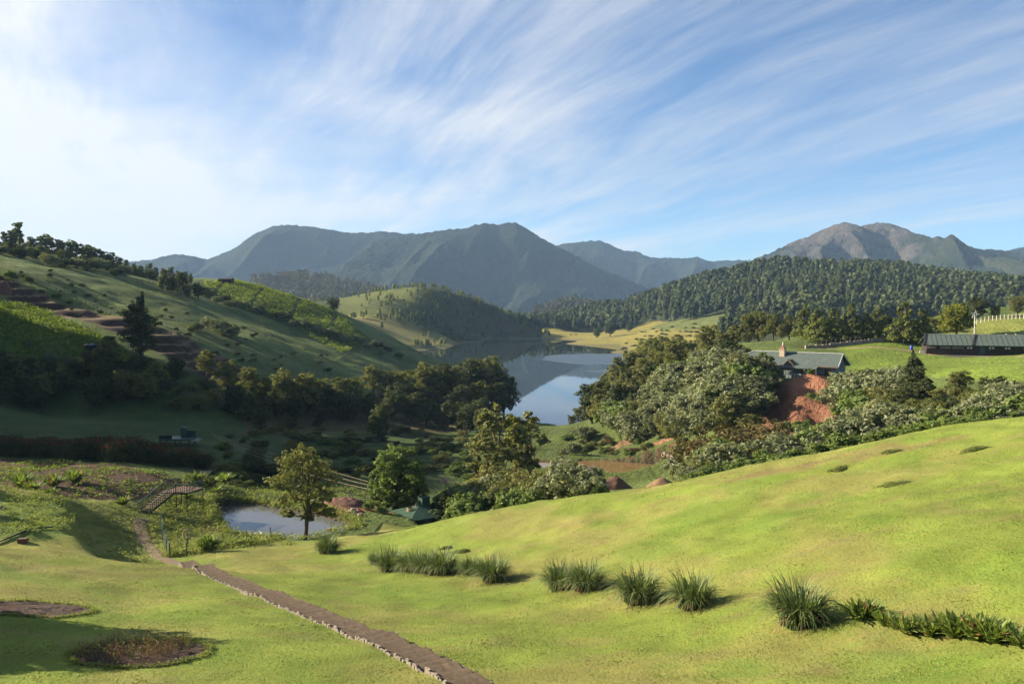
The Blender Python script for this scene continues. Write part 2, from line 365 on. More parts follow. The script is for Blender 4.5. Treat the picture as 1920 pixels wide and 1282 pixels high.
for poly, w_, rc in ((pond_poly, 2.2, (0.09,0.075,0.04)), (pond2_poly, 1.2, (0.12,0.08,0.045))):
    d = seg_dist(GX, GY, poly); paint(sstep(0.9, 0.1, d + n2 * 0.8), rc); paint(inpoly(GX, GY, poly), (0.05,0.045,0.03))
paint(sstep(3.6, 2.6, np.hypot((GX + 17.5) * 0.8, GY - 97.5) + n2 * 2), (0.20,0.085,0.055))                             # red soil by the pond
paint(sstep(2.2, 1.4, np.hypot((GX + 31) * 0.7, GY - 88) + n2 * 2), (0.13,0.075,0.05))
paint(sstep(2.6, 1.6, np.hypot((GX - 31.5) * .55, GY - 174) + n2 * 2), (0.26,0.13,0.085))
paint(sstep(3.4, 2.0, np.hypot((GX - 26) * .8, GY - 193) + n2 * 3), (0.20,0.12,0.07))
for bx, by, bz, br in beds: paint(sstep(br + 0.05, br - 0.25, np.hypot(GX - bx, GY - by)), (0.07,0.042,0.03), 0.3)
paint((GZ < 0.35) & (GY > 200), (0.12,0.10,0.06))
C = np.clip(C, 0.01, 0.6)

def ground_material():
    m, t, out = mat('grass_and_soil'); p = t.new('ShaderNodeBsdfPrincipled'); p.inputs['Roughness'].default_value = 0.9
    p.inputs['Specular IOR Level'].default_value = 0.12
    a = t.new('ShaderNodeAttribute'); a.attribute_name = 'Col'; r = t.new('ShaderNodeAttribute'); r.attribute_name = 'rough'
    tc = t.new('ShaderNodeTexCoord').outputs['Object']
    sq = t.new('ShaderNodeMapping'); sq.inputs['Scale'].default_value = (1.0, 0.55, 1.0); t.link(tc, sq.inputs['Vector'])
    big = t.noise(sq.outputs[0], 0.55, 5, 0.65); fine = t.noise(sq.outputs[0], 9.0, 5, 0.75); tiny = t.noise(tc, 34.0, 3, 0.7)
    v = t.math('ADD', t.math('MULTIPLY', big, 0.55), t.math('ADD', t.math('MULTIPLY', fine, 0.75), t.math('MULTIPLY', tiny, 0.5)))
    g = t.ramp(v, 0.60, 1.20, False, 0.55, 1.45)
    sc = t.new('ShaderNodeVectorMath'); sc.operation = 'SCALE'; t.link(a.outputs['Color'], sc.inputs[0]); t.link(g, sc.inputs['Scale'])
    hue = t.mix(t.ramp(t.noise(tc, 1.7, 5, 0.7), 0.42, 0.62), (1.03, 1.0, 0.97, 1), (0.94, 1.0, 1.0, 1))
    t.link(t.mix(1.0, sc.outputs[0], hue, 'MULTIPLY'), p.inputs['Base Color'])
    lump = t.noise(tc, 1.3, 4, 0.65)
    h = t.math('ADD', t.math('MULTIPLY', fine, 0.10), t.math('MULTIPLY', t.math('MULTIPLY', lump, 0.8), r.outputs['Fac']))
    h = t.math('ADD', h, t.math('MULTIPLY', tiny, 0.02))
    t.link(bump(t, h, 0.8, 1.0), p.inputs['Normal']); t.link(p.outputs[0], out.inputs[0]); return m
M_GROUND = ground_material()
V = np.stack([GX, GY, GZ], -1).reshape(-1, 3)
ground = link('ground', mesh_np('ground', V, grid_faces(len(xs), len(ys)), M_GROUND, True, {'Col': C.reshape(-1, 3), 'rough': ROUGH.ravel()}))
tag(ground, 'grassy valley ground with lawn, fields and bare soil', kind='structure')

# ---------------------------------------------------------------- water
def water_mat(name, col, rough, ruffle, muddy=None):
    m, t, out = mat(name); p = t.new('ShaderNodeBsdfPrincipled'); p.inputs['IOR'].default_value = 1.33
    p.inputs['Specular IOR Level'].default_value = 0.5
    tc = t.new('ShaderNodeTexCoord').outputs['Object']; x, y, z = t.sep(tc)
    c = (*col, 1); p.inputs['Base Color'].default_value = c
    if ruffle:   # lanes roughened by wind
        f = None
        for (cx, cy_, rx, ry) in ruffle:
            wob = t.math('MULTIPLY', t.math('SUBTRACT', t.noise(t.comb(t.math('MULTIPLY', x, 1.0), t.math('MULTIPLY', y, 0.35), 0.0), 0.05, 4, 0.6), 0.5), 1.3)
            e = t.math('ADD', t.math('POWER', t.math('DIVIDE', t.math('SUBTRACT', x, cx), rx), 2.0), t.math('POWER', t.math('DIVIDE', t.math('SUBTRACT', y, cy_), ry), 2.0))
            s = t.ramp(t.math('ADD', e, wob), 1.0, 0.75); f = s if f is None else t.math('MAXIMUM', f, s)
        rip = t.noise(t.comb(t.math('MULTIPLY', x, 1.0), t.math('MULTIPLY', y, 1.0), 0.0), 0.9, 3, 0.6)
        wav = t.noise(tc, 0.16, 2, 0.5)
        h = t.math('ADD', t.math('MULTIPLY', t.math('MULTIPLY', rip, f), 0.30), t.math('MULTIPLY', wav, 0.004))
        t.link(bump(t, h, 1.0, 1.0), p.inputs['Normal']); t.link(t.ramp(f, 0, 1, False, rough, 0.22), p.inputs['Roughness'])
    else:
        p.inputs['Roughness'].default_value = rough
        t.link(bump(t, t.noise(t.comb(x, t.math('MULTIPLY', y, 2.2), 0.0), 1.6, 3, 0.6), 0.6, 0.006), p.inputs['Normal'])
    t.link(p.outputs[0], out.inputs[0]); return m
def flat_sheet(name, x0, x1, y0, y1, z, m, label, kind='structure'):
    v = [(x0, y0, 0), (x1, y0, 0), (x1, y1, 0), (x0, y1, 0)]
    o = link(name, mesh_np(name, v, [[0, 1, 2, 3]], m)); o.location = (0, 0, z); return tag(o, label, kind=kind)
flat_sheet('lake', -420, 620, 225, 1120, LAKE, water_mat('lake_water', (0.020,0.030,0.032), 0.02, [(70,585,52,58),(70,478,30,13)]), 'still lake reflecting the hills and pale sky')
def poly_sheet(name, poly, z, m, label):
    c = np.mean(poly, 0); v = [(c[0] + (a - c[0]) * 1.12, c[1] + (b - c[1]) * 1.12, 0) for a, b in poly]
    o = link(name, mesh_np(name, v, [list(range(len(v)))[::-1]], m)); o.location = (0, 0, z)
    if o.data.polygons[0].normal.z < 0: o.data.flip_normals()
    return tag(o, label, kind='structure')
poly_sheet('pond', pond_poly, POND, water_mat('pond_water', (0.085,0.085,0.078), 0.07, None), 'small grey pond with grassy banks below the lawn')
poly_sheet('pond', pond2_poly, POND2, water_mat('muddy_water', (0.16,0.10,0.045), 0.06, None), 'shallow muddy brown pond beyond the lawn edge')

# ---------------------------------------------------------------- hills across the lake
far_px = [(1040,636,895),(1060,645,790),(1150,662,647),(1100,622,1000),(1200,616,950),(1300,608,850),(1200,640,750),(1250,625,760),(1320,620,720),
 (1010,622,1080),(1100,612,1100),(1100,590,1250),(1200,572,1250),(1300,537,1200),(1400,514,1150),(1550,505,1100),(1700,518,1100),(1850,543,1050),(1960,560,1050),
 (1550,575,800),(1400,592,820),(1700,582,750),(1900,592,700),(1300,580,1000),(1480,545,950),
 (780,556,860),(700,570,820),(650,586,800),(850,564,880),(920,588,920),(970,603,960),(1020,614,1000),(720,613,740),(800,633,760),(850,639,805),(930,633,900),(1000,626,985),(650,602,700),(900,637,880),(690,600,760),
 (500,600,750),(1050,607,1200)]
far_w = [(0,600,-8),(-60,650,-8),(40,700,-8),(0,800,-7),(-20,860,-5),(-140,660,-6),(50,620,-8),(-300,1250,0),(-100,1300,0),(100,1550,-4),(300,1600,-4),(500,1500,-4),(700,1400,-4),(-400,900,12),(-450,700,0),(-300,600,-8),
 (850,900,30),(850,1200,20),(-500,1200,-4),(-700,900,-6),(300,560,8),(450,560,12),(150,560,-3),(110,590,-5),(-600,500,-6),(700,600,25)]
FAR = RBF([tuple(P(*q)) for q in far_px] + far_w, c=25.0, lam=0.02)
def hfar(x, y):
    z = FAR(x, y) + fbm(x / 130, y / 130, 4, 91) * np.where(x > 60, 7.0, 3.0) * sstep(0, 12, FAR(x, y))
    m = inpoly(x, y, mead_w); d = seg_dist(x, y, mead_w)
    st_ = 2.6; q = z / st_; fr = q - np.floor(q)
    return np.where(m, z + (sstep(0.72, 0.98, fr) - fr) * st_ * np.clip(d / 20, 0, 1), z)
mead_w = [(60, 690), (95, 600), (230, 640), (260, 860), (160, 900), (100, 830)]
fx = np.concatenate([np.arange(-760, -240, 12.0), np.arange(-240, 290, 4.5), np.arange(290, 900, 9.0)])
fy = np.concatenate([np.arange(480, 1100, 4.5), np.arange(1100, 1640, 12.0)])
FX, FY = np.meshgrid(fx, fy); FZ = hfar(FX, FY)
px, py = proj(FX, FY, FZ); jx = px + fbm(FX / 30, FY / 30, 3, 93) * 14; jy = py + fbm(FX / 30 + 9, FY / 30, 3, 94) * 5
n1 = fbm(FX / 45, FY / 45, 4, 95); n2 = fbm(FX / 14, FY / 14, 3, 96); GY0 = GY; GX0 = GX; GX, GY = FX, FY
C = np.empty(FX.shape + (3,)); C[:] = np.array((0.050,0.066,0.026)) * (1 + 0.5 * n1[..., None])
meadow = ((jx > 1015) & (jx < 1345) & (jy > 603) & (FY < 1010) & (FZ > -3) & (FX < 330) & (FX > 30))
paint(meadow, (0.225,0.20,0.052), 0.25)
paint(((jx > 640) & (jx < 870) & (jy > 588) & (jy < 645) & (FY < 805)), (0.20,0.185,0.055), 0.3)
paint(((jx > 630) & (jx < 780) & (jy > 535) & (jy < 590) & (FY > 700) & (FY < 1000)) * 0.8, (0.125,0.14,0.04), 0.4)
paint(((jx > 940) & (jx < 1010) & (jy > 565) & (jy < 622) & (FY < 1050)) * 0.7, (0.10,0.075,0.05), 0.4)
paint(inpoly(jx, jy, [(1230,610),(1330,590),(1420,570),(1440,578),(1380,600),(1330,616),(1240,622)]) & (FY < 1000), (0.125,0.145,0.042), 0.3)
paint((FZ < 1.1) & (FZ > -2), (0.17,0.15,0.065), 0.2)
C = np.clip(C, 0.01, 0.5)
farhill = link('hills', mesh_np('hills', np.stack([FX, FY, FZ], -1).reshape(-1, 3), grid_faces(len(fx), len(fy)), M_GROUND, True, {'Col': C.reshape(-1, 3), 'rough': np.full(FX.size, 2.5)}))
tag(farhill, 'low hills and meadow on the far shore of the lake', kind='structure')
GX, GY = GX0, GY0
def ray_far(px_, py_, d0=560, d1=1500):
    ds = np.arange(d0, d1, 5.0); a = P(px_, py_, 1.0); x_ = a[0] * ds; z_ = CAMZ + (a[2] - CAMZ) * ds
    hit = z_ <= FAR(x_, ds); k = int(np.argmax(hit)) if hit.any() else len(ds) - 1; return x_[k], ds[k]

# ---------------------------------------------------------------- mountains
def mountain_mat(name, forest, grass, rock, rock_amt):
    m, t, out = mat(name); p = t.new('ShaderNodeBsdfPrincipled'); p.inputs['Roughness'].default_value = 0.95; p.inputs['Specular IOR Level'].default_value = 0.05
    tc = t.new('ShaderNodeTexCoord').outputs['Object']
    a = t.new('ShaderNodeAttribute'); a.attribute_name = 'rock'
    b = t.noise(tc, 0.004, 6, 0.65); f = t.noise(tc, 0.055, 4, 0.7); tr_ = t.noise(tc, 0.16, 2, 0.6)
    c = t.mix(t.ramp(b, 0.42, 0.62), forest, grass)
    c = t.mix(t.ramp(f, 0.35, 0.7), c, t.mix(0.55, c, (0.012,0.020,0.010)))
    rk = t.math('MULTIPLY', t.ramp(t.math('ADD', a.outputs['Fac'], t.math('MULTIPLY', t.math('SUBTRACT', t.noise(tc, 0.012, 6, 0.7), 0.5), 1.3)), 0.35, 0.62), rock_amt)
    rc = t.mix(t.ramp(t.noise(tc, 0.03, 5, 0.7), 0.3, 0.7), rock, tuple(x * 0.5 for x in rock))
    t.link(t.mix(rk, c, rc), p.inputs['Base Color'])
    h = t.math('ADD', t.math('MULTIPLY', f, 16.0), t.math('MULTIPLY', tr_, 7.0))
    t.link(bump(t, h, 0.8, 1.0), p.inputs['Normal']); t.link(p.outputs[0], out.inputs[0]); return m
def mountain(name, sky, D, depth, m, label, seed, spur=1.0, nx=330, ny=120, base_px=600, rockf=None, spacing=420.0, skew=0.4):
    sky = np.array(sky, float)
    u = np.linspace(sky[0, 0], sky[-1, 0], nx); cr = np.interp(u, sky[:, 0], sky[:, 1])
    k = np.array([.25, .5, .25])
    for _ in range(3): cr = np.convolve(np.pad(cr, 1, 'edge'), k, 'valid')
    pts = np.array([P(a, b, D) for a, b in zip(u, cr)]); X0 = pts[:, 0]; Z0 = pts[:, 2]
    v = np.linspace(-0.45, 1.0, ny)                      # 1 = foot towards us, 0 = crest
    X = np.repeat(X0[None], ny, 0) * (1 - 0.0 * v[:, None]); Y = D - v[:, None] * depth + 0 * X
    zf = -12.0
    prof = np.where(v >= 0, (1 - np.clip(v, 0, 1)) ** 1.15, 1 + v * 1.6)[:, None]
    Z = zf + (Z0[None] - zf) * prof
    amp = np.clip(np.abs(v), 0, 1)[:, None]; amp = np.minimum(amp * 3.2, 1) * sstep(1.0, 0.75, v)[:, None]
    H = (Z0[None] - zf)
    rg = ridged((X + skew * (D - Y)) / spacing, (Y) / (spacing * 3.2), 3, seed)
    Z = Z + amp * (rg - 0.6) * H * 0.11 * spur
    Y = Y - amp * (rg - 0.6) * depth * 0.10 * spur
    nz = fbm(X / 90, Y / 90, 4, seed + 30); Z = Z + nz * 12 * amp * spur + fbm(X / 15, Y / 15, 2, seed + 33) * 7
    rock = np.zeros_like(Z) if rockf is None else rockf(X, Y, Z, np.repeat(u[None], ny, 0), v[:, None] + 0 * X)
    V = np.stack([X, Y, Z], -1).reshape(-1, 3); f = grid_faces(nx, ny)[:, ::-1]
    o = link(name, mesh_np(name, V, np.ascontiguousarray(f), m, True, {'rock': rock.ravel()})); return tag(o, label, kind='structure')
mf = mountain_mat('mountain_forest', (0.011,0.018,0.013), (0.019,0.025,0.015), (0.08,0.07,0.06), 0.2)
mr = mountain_mat('mountain_rocky', (0.013,0.021,0.014), (0.038,0.042,0.021), (0.105,0.090,0.083), 0.85)
mountain('mountain', [(150,500),(250,490),(290,486),(320,477),(345,477),(390,487),(440,465),(480,437),(515,423),(545,421),(600,427),(650,436),(700,436),(715,433),(760,438),(840,436),(930,440),(1000,470),(1100,500)],
         4300, 1050, mf, 'long forested mountain with a flat summit left of the centre peak', 11, spacing=520)
mountain('mountain', [(560,600),(600,565),(640,520),(675,470),(700,452),(740,446),(780,440),(820,433),(870,428),(905,418),(935,421),(967,416),(985,426),(1010,444),(1040,460),(1080,480),(1130,505),(1190,530),(1260,556),(1340,590)],
         3500, 820, mf, 'dark forested mountain with a small pointed summit at the centre', 23, spacing=430, skew=0.2)
mountain('mountain', [(980,480),(1035,461),(1070,455),(1100,452),(1127,451),(1150,462),(1175,471),(1195,471),(1215,482),(1240,483),(1270,484),(1310,482),(1330,490),(1355,489),(1390,487),(1420,492),(1500,500)],
         4700, 850, mf, 'lower blue mountain shoulder right of the centre peak', 37, spacing=420)
def rockpeak(X, Y, Z, u, v):
    return 0.62 * sstep(0.75, 0.1, v) * (0.40 + 0.55 * sstep(1400, 1560, u) * sstep(1720, 1600, u)) + 0.12 - 0.3 * sstep(0.0, -0.2, v) * 0
mountain('mountain', [(1300,540),(1360,505),(1400,493),(1430,480),(1470,462),(1510,445),(1545,430),(1570,420),(1586,418),(1600,422),(1615,424),(1635,419),(1655,417),(1680,424),(1710,437),(1740,450),(1770,456),(1800,457),(1840,466),(1885,470),(1930,478),(2000,490)],
         3000, 800, mr, 'rocky brown mountain with a double summit on the right', 52, spur=1.9, spacing=260, rockf=rockpeak, skew=-0.1)
mountain('mountain', [(1800,500),(1850,482),(1890,469),(1910,463),(1940,458),(1990,462),(2080,480)], 3900, 700, mf, 'distant slope at the right edge behind the rocky mountain', 66, nx=120, ny=70, spacing=300)
# wide plain under everything, out to the horizon
v = [(-6700, -1600, 0), (6700, -1600, 0), (6700, 6800, 0), (-6700, 6800, 0)]
pl = link('plain', mesh_np('plain', v, [[0, 1, 2, 3]], simple('plain_grass', (0.06,0.08,0.03), 0.95, 0.3, 0.004))); pl.location = (0, 0, -13.5)
tag(pl, 'wide plain below the hills', kind='structure')
# ================================================================ vegetation
rng = np.random.default_rng(7)
ML = {
 'wattle': leaf_mat('leaf_wattle', (0.060,0.074,0.020), (0.240,0.240,0.078), 0.42),
 'conifer': leaf_mat('leaf_conifer', (0.022,0.034,0.013), (0.095,0.108,0.036), 0.25),
 'cedar': leaf_mat('leaf_cedar', (0.060,0.084,0.024), (0.240,0.265,0.072), 0.45),
 'silver': leaf_mat('leaf_silver', (0.082,0.106,0.046), (0.270,0.285,0.155), 0.35, 0.05),
 'green': leaf_mat('leaf_green', (0.050,0.085,0.018), (0.190,0.255,0.055), 0.38, 0.06),
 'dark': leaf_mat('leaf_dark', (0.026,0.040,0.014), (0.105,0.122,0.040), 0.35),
 'yellow': leaf_mat('leaf_yellow', (0.080,0.100,0.010), (0.250,0.260,0.030), 0.4),
 'brown': leaf_mat('leaf_brown', (0.060,0.050,0.018), (0.165,0.130,0.050), 0.25),
 'pine': leaf_mat('leaf_pine', (0.022,0.036,0.013), (0.085,0.105,0.034), 0.25),
 'gum': leaf_mat('leaf_gum', (0.060,0.065,0.048), (0.165,0.155,0.115), 0.2),
 'reed': leaf_mat('leaf_reed', (0.050,0.082,0.020), (0.200,0.250,0.085), 0.32, 0.08),
 'crop': leaf_mat('leaf_crop', (0.065,0.105,0.017), (0.215,0.270,0.046), 0.42),
 'heap': leaf_mat('leaf_heap', (0.100,0.130,0.032), (0.200,0.230,0.068), 0.35, 0.02),
 'tussock': leaf_mat('leaf_tussock', (0.058,0.082,0.025), (0.150,0.180,0.058), 0.35, 0.02),
 'lawn': leaf_mat('leaf_lawn', (0.12,0.155,0.030), (0.27,0.30,0.080), 0.35, 0.03),
 'redflower': leaf_mat('leaf_redflower', (0.020,0.032,0.012), (0.075,0.090,0.028), 0.2, 0.04, (0.93, (0.24,0.035,0.030))),
 'pink': leaf_mat('leaf_pink', (0.35,0.18,0.30), (0.60,0.40,0.55)),
 'canna': leaf_mat('leaf_canna', (0.060,0.105,0.020), (0.22,0.275,0.055), 0.4, 0.06, (0.92, (0.30,0.13,0.06))),
 'straw': leaf_mat('leaf_straw', (0.10,0.055,0.032), (0.26,0.16,0.085), 0.2),
}
M_BARK = simple('bark', (0.075,0.058,0.042), 0.95, 0.35, 6.0, 0.5)
M_BARKP = simple('bark_pale', (0.20,0.18,0.15), 0.9, 0.3, 6.0, 0.4)
def unit(n, r=rng):
    v = r.normal(size=(n, 3)); return v / np.linalg.norm(v, axis=1, keepdims=True)
def leaves(c, nrm, size, r, aspect=0.5, shade=None):
    "rhombic leaves at c facing nrm"
    n = len(c); t = np.cross(nrm, unit(n, r)); t /= np.linalg.norm(t, axis=1, keepdims=True) + 1e-9
    b = np.cross(nrm, t); s = (size * r.uniform(0.6, 1.4, n))[:, None]
    v = np.stack([c - t * s, c + b * s * aspect, c + t * s, c - b * s * aspect], 1).reshape(-1, 3)
    sh = r.uniform(0, 1, n) if shade is None else np.clip(shade + r.uniform(-.28, .28, n), 0, 1)
    return v, np.arange(4 * n).reshape(-1, 4), np.repeat(sh, 4)
def clumps(r, lobes, per_lobe, per_clump, leaf, rc=0.34, aspect=0.5, shell=0.55, out=0.55, droop=0.0):
    "leaf clumps spread through ellipsoid lobes: list of (centre, radii)"
    Cs = []; Ns = []; Sh = []
    for cen, rad in lobes:
        cen = np.array(cen); rad = np.array(rad); d = unit(per_lobe, r)
        k = r.uniform(shell, 1.0, per_lobe)[:, None]
        cc = cen + d * rad * k; rr = rc * rad.mean() * r.uniform(0.6, 1.25, per_lobe)
        cs = r.uniform(0.15, 0.85, per_lobe)
        e = unit(per_lobe * per_clump, r); kk = r.uniform(0.25, 1, (per_lobe * per_clump, 1)) ** 0.6
        pos = np.repeat(cc, per_clump, 0) + e * kk * np.repeat(rr, per_clump)[:, None] * np.array([1, 1, 0.8])
        nn = e * out + np.repeat(d, per_clump, 0) * 0.35 + unit(len(e), r) * 0.7 + np.array([0, 0, 0.25]); nn /= np.linalg.norm(nn, axis=1, keepdims=True)
        Cs.append(pos); Ns.append(nn); Sh.append(np.repeat(cs, per_clump))
    C_ = np.concatenate(Cs); N_ = np.concatenate(Ns); keep = C_[:, 2] > 0.0
    return leaves(C_[keep], N_[keep], leaf, r, aspect, np.concatenate(Sh)[keep])
def tubes(lines, sides=6):
    "tapered tubes along polylines: list of [(x,y,z,radius),...]"
    V = []; Fc = []; o = 0
    for ln in lines:
        ln = np.array(ln, float); n = len(ln); tg = np.gradient(ln[:, :3], axis=0); tg /= np.linalg.norm(tg, axis=1, keepdims=True) + 1e-9
        ref = np.where(np.abs(tg[:, 2:3]) > 0.9, np.array([[1., 0, 0]]), np.array([[0, 0, 1.]]))
        a = np.cross(tg, ref); a /= np.linalg.norm(a, axis=1, keepdims=True); b = np.cross(tg, a)
        th = np.linspace(0, 2 * math.pi, sides, endpoint=False)
        ring = ln[:, None, :3] + ln[:, None, 3:4] * (np.cos(th)[None, :, None] * a[:, None] + np.sin(th)[None, :, None] * b[:, None])
        V.append(ring.reshape(-1, 3))
        for i in range(n - 1):
            for j in range(sides): Fc.append([o + i * sides + j, o + i * sides + (j + 1) % sides, o + (i + 1) * sides + (j + 1) % sides, o + (i + 1) * sides + j])
        Fc.append([o + j for j in range(sides)][::-1]); Fc.append([o + (n - 1) * sides + j for j in range(sides)]); o += n * sides
    return np.concatenate(V), Fc
def trunk_mesh(name, r, h, rad, lobes, m, bend=0.05, limbs=True):
    top = np.array([r.uniform(-bend, bend), r.uniform(-bend, bend), h]); mid = top * 0.5 + np.array([r.uniform(-bend, bend), r.uniform(-bend, bend), 0])
    L = [[(0, 0, -0.03, rad * 1.35), (0, 0, 0.02, rad * 1.05), (*mid, rad * 0.8), (*top, rad * 0.35)]]
    if limbs:
        for cen, _ in lobes:
            cen = np.array(cen); k = r.uniform(0.35, 0.85); s = mid + (top - mid) * (k * 2 - 1) if k > .5 else mid * (k * 2)
            if cen[2] < s[2]: s = mid * 0.7
            q = (s + cen) / 2 + r.normal(size=3) * 0.02
            L.append([(*s, rad * 0.5), (*q, rad * 0.32), (*cen, rad * 0.12)])
    v, f = tubes(L, 6); return mesh_np(name, v, f, m, True)
PROTO = {}
def proto(kind, lobes, leafm, per_lobe, per_clump, leaf, r, trunk=None, **kw):
    v, f, s = clumps(r, lobes, per_lobe, per_clump, leaf, **kw)
    cm = mesh_np(kind + '_crown', v, f, ML[leafm], False, {'shade': s})
    tm = None if trunk is None else trunk_mesh(kind + '_trunk', r, trunk[0], trunk[1], lobes, trunk[2] if len(trunk) > 2 else M_BARK)
    PROTO.setdefault(kind, []).append((cm, tm))
def rl(r, n, rmax, z0, z1, a, b, flat=0.8):
    L = []
    for i in range(n):
        th = i * 2.4 + r.uniform(-.5, .5); z = z0 + (z1 - z0) * (i + r.uniform(0, 1)) / n; k = (1 - abs((z - (z0 + z1) / 2) / (z1 - z0) * 1.3) ** 2)
        rad = r.uniform(a, b); q = rmax * r.uniform(.35, 1) * max(k, .25)
        L.append(((math.cos(th) * q, math.sin(th) * q, z), (rad, rad, rad * flat)))
    return L
for s in range(4):     # feathery wattle, crown of several lobes
    r = np.random.default_rng(100 + s); proto('wattle', rl(r, 11, 0.24, 0.34, 0.90, 0.10, 0.17) + [((0, 0, 0.72), (.17, .17, .2))], 'wattle', 22, 34, 0.017, r, (0.72, 0.022), aspect=0.42)
r = np.random.default_rng(120)   # the single tree at the pond
proto('pondtree', [((-.02,0,.88),(.17,.16,.11)),((-.12,.02,.76),(.16,.15,.11)),((.12,-.02,.78),(.14,.15,.11)),((.0,.1,.68),(.2,.16,.12)),((-.2,-.04,.62),(.14,.13,.10)),((.16,.05,.62),(.15,.14,.10)),((.02,-.08,.54),(.17,.15,.1)),((-.12,.02,.46),(.12,.12,.07)),((.17,0,.48),(.12,.12,.07)),((.1,.04,.36),(.10,.1,.06)),((-.14,-.02,.30),(.09,.07,.04)),((.19,.02,.30),(.10,.07,.05)),((.02,0,.27),(.06,.06,.05))], 'wattle', 22, 34, 0.013, r, (0.84, 0.019), aspect=0.42, shell=0.35)
for s in range(3):     # dense dark tree
    r = np.random.default_rng(140 + s); proto('dark', rl(r, 12, 0.25, 0.22, 0.88, 0.12, 0.19, .85) + [((0, 0, 0.6), (.22, .22, .28))], 'dark', 24, 30, 0.019, r, (0.7, 0.025))
for s in range(3):     # yellow-green young trees on the ridge
    r = np.random.default_rng(150 + s); proto('young', rl(r, 9, 0.13, 0.15, 0.9, 0.09, 0.14, 1.1), 'cedar', 20, 26, 0.026, r, (0.8, 0.018))
for s in range(2):     # upright oval conifer
    r = np.random.default_rng(160 + s)
    L = [((r.uniform(-.09, .09) * (1.2 - z), r.uniform(-.09, .09) * (1.2 - z), z), (.21 * math.sin(math.pi * min(1, (z + .12))) ** .6 * r.uniform(.6, 1.05),) * 2 + (.12,)) for z in np.linspace(.2, .92, 11)]
    proto('conifer', L, 'conifer', 34, 34, 0.013, r, (0.8, 0.03), shell=.65)
for s in range(3):     # broad conical cedars behind the house
    r = np.random.default_rng(170 + s); L = []
    for i, z in enumerate(np.linspace(.16, .95, 9)):
        q = .40 * (1.02 - z) ** 0.7
        for k in range(max(2, int(7 * (1.05 - z)))):
            th = k * 2 * math.pi / max(2, int(7 * (1.05 - z))) + i * .8 + r.uniform(-.3, .3); qq = q * r.uniform(.5, .85)
            L.append(((math.cos(th) * qq, math.sin(th) * qq, z + r.uniform(-.02, .02)), (.20 * (1.2 - z), .20 * (1.2 - z), .075)))
    proto('cedar', L, 'cedar', 13, 26, 0.021, r, (0.9, 0.022), shell=.3)
for s in range(4):     # domed silvery shrub
    r = np.random.default_rng(180 + s)
    L = [((r.uniform(-.34, .34), r.uniform(-.34, .34), r.uniform(.35, .72)), (r.uniform(.2, .3),) * 2 + (r.uniform(.18, .26),)) for _ in range(13)] + [((0, 0, .38), (.5, .5, .4))]
    proto('silver', L, 'silver', 26, 26, 0.034, r, None, aspect=0.42, shell=.6)
for s in range(3):     # leafy green shrub
    r = np.random.default_rng(190 + s)
    L = [((r.uniform(-.36, .36), r.uniform(-.36, .36), r.uniform(.25, .72)), (r.uniform(.18, .28),) * 2 + (r.uniform(.16, .24),)) for _ in range(12)] + [((0, 0, .35), (.45, .45, .36))]
    proto('bush', L, 'green', 24, 26, 0.036, r, None, shell=.6)
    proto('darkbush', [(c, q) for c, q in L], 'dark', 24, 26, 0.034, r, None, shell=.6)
    proto('brownbush', [(c, q) for c, q in L], 'brown', 24, 26, 0.024, r, None, shell=.5, aspect=.35)
    proto('olivebush', [(c, q) for c, q in L], 'wattle', 24, 30, 0.026, r, None, shell=.5, aspect=.4)
r = np.random.default_rng(200); proto('upright', rl(r, 12, 0.17, 0.2, 0.92, 0.10, 0.15, 1.15) + [((0, 0, .5), (.14, .14, .3))], 'green', 26, 34, 0.017, r, (0.8, 0.02))
r = np.random.default_rng(201); proto('upright', rl(r, 10, 0.15, 0.2, 0.92, 0.09, 0.14, 1.2) + [((0, 0, .5), (.12, .12, .3))], 'green', 26, 34, 0.017, r, (0.8, 0.02))
r = np.random.default_rng(202); proto('round', rl(r, 16, 0.34, 0.32, 0.84, 0.15, 0.2, .85) + [((0, 0, .58), (.3, .3, .28))], 'yellow', 26, 26, 0.022, r, (0.5, 0.03), shell=.6)
for s in range(2): r = np.random.default_rng(203 + s); proto('thin', rl(r, 12, 0.20, 0.42, 0.93, 0.06, 0.11, .8), 'wattle', 14, 26, 0.016, r, (0.85, 0.014), shell=.3)
for s in range(5):     # far pines, one mesh each
    r = np.random.default_rng(210 + s); n = 130; z = r.uniform(.12, 1.0, n) ; q = .30 * (1.08 - z) ** .5 * np.sqrt(r.uniform(.2, 1, n)) * np.where(z < .25, .6, 1); th = r.uniform(0, 6.28, n)
    c = np.stack([np.cos(th) * q, np.sin(th) * q, z], -1); nn = np.stack([np.cos(th), np.sin(th), np.full(n, .9)], -1) + unit(n, r) * .5; nn /= np.linalg.norm(nn, axis=1, keepdims=True)
    v, f, sh = leaves(c, nn, 0.095, r, .75, np.full(n, .45)); PROTO.setdefault('pine', []).append((v, f, sh))
for s in range(4):     # far gum trees, thin
    r = np.random.default_rng(220 + s); n = 70; z = r.uniform(.3, 1.0, n); q = .15 * np.sin(math.pi * (z - .2) / .9) * r.uniform(.3, 1, n); th = r.uniform(0, 6.28, n)
    c = np.stack([np.cos(th) * q, np.sin(th) * q, z], -1); v, f, sh = leaves(c, unit(n, r), 0.07, r, .6); PROTO.setdefault('gum', []).append((v, f, sh))
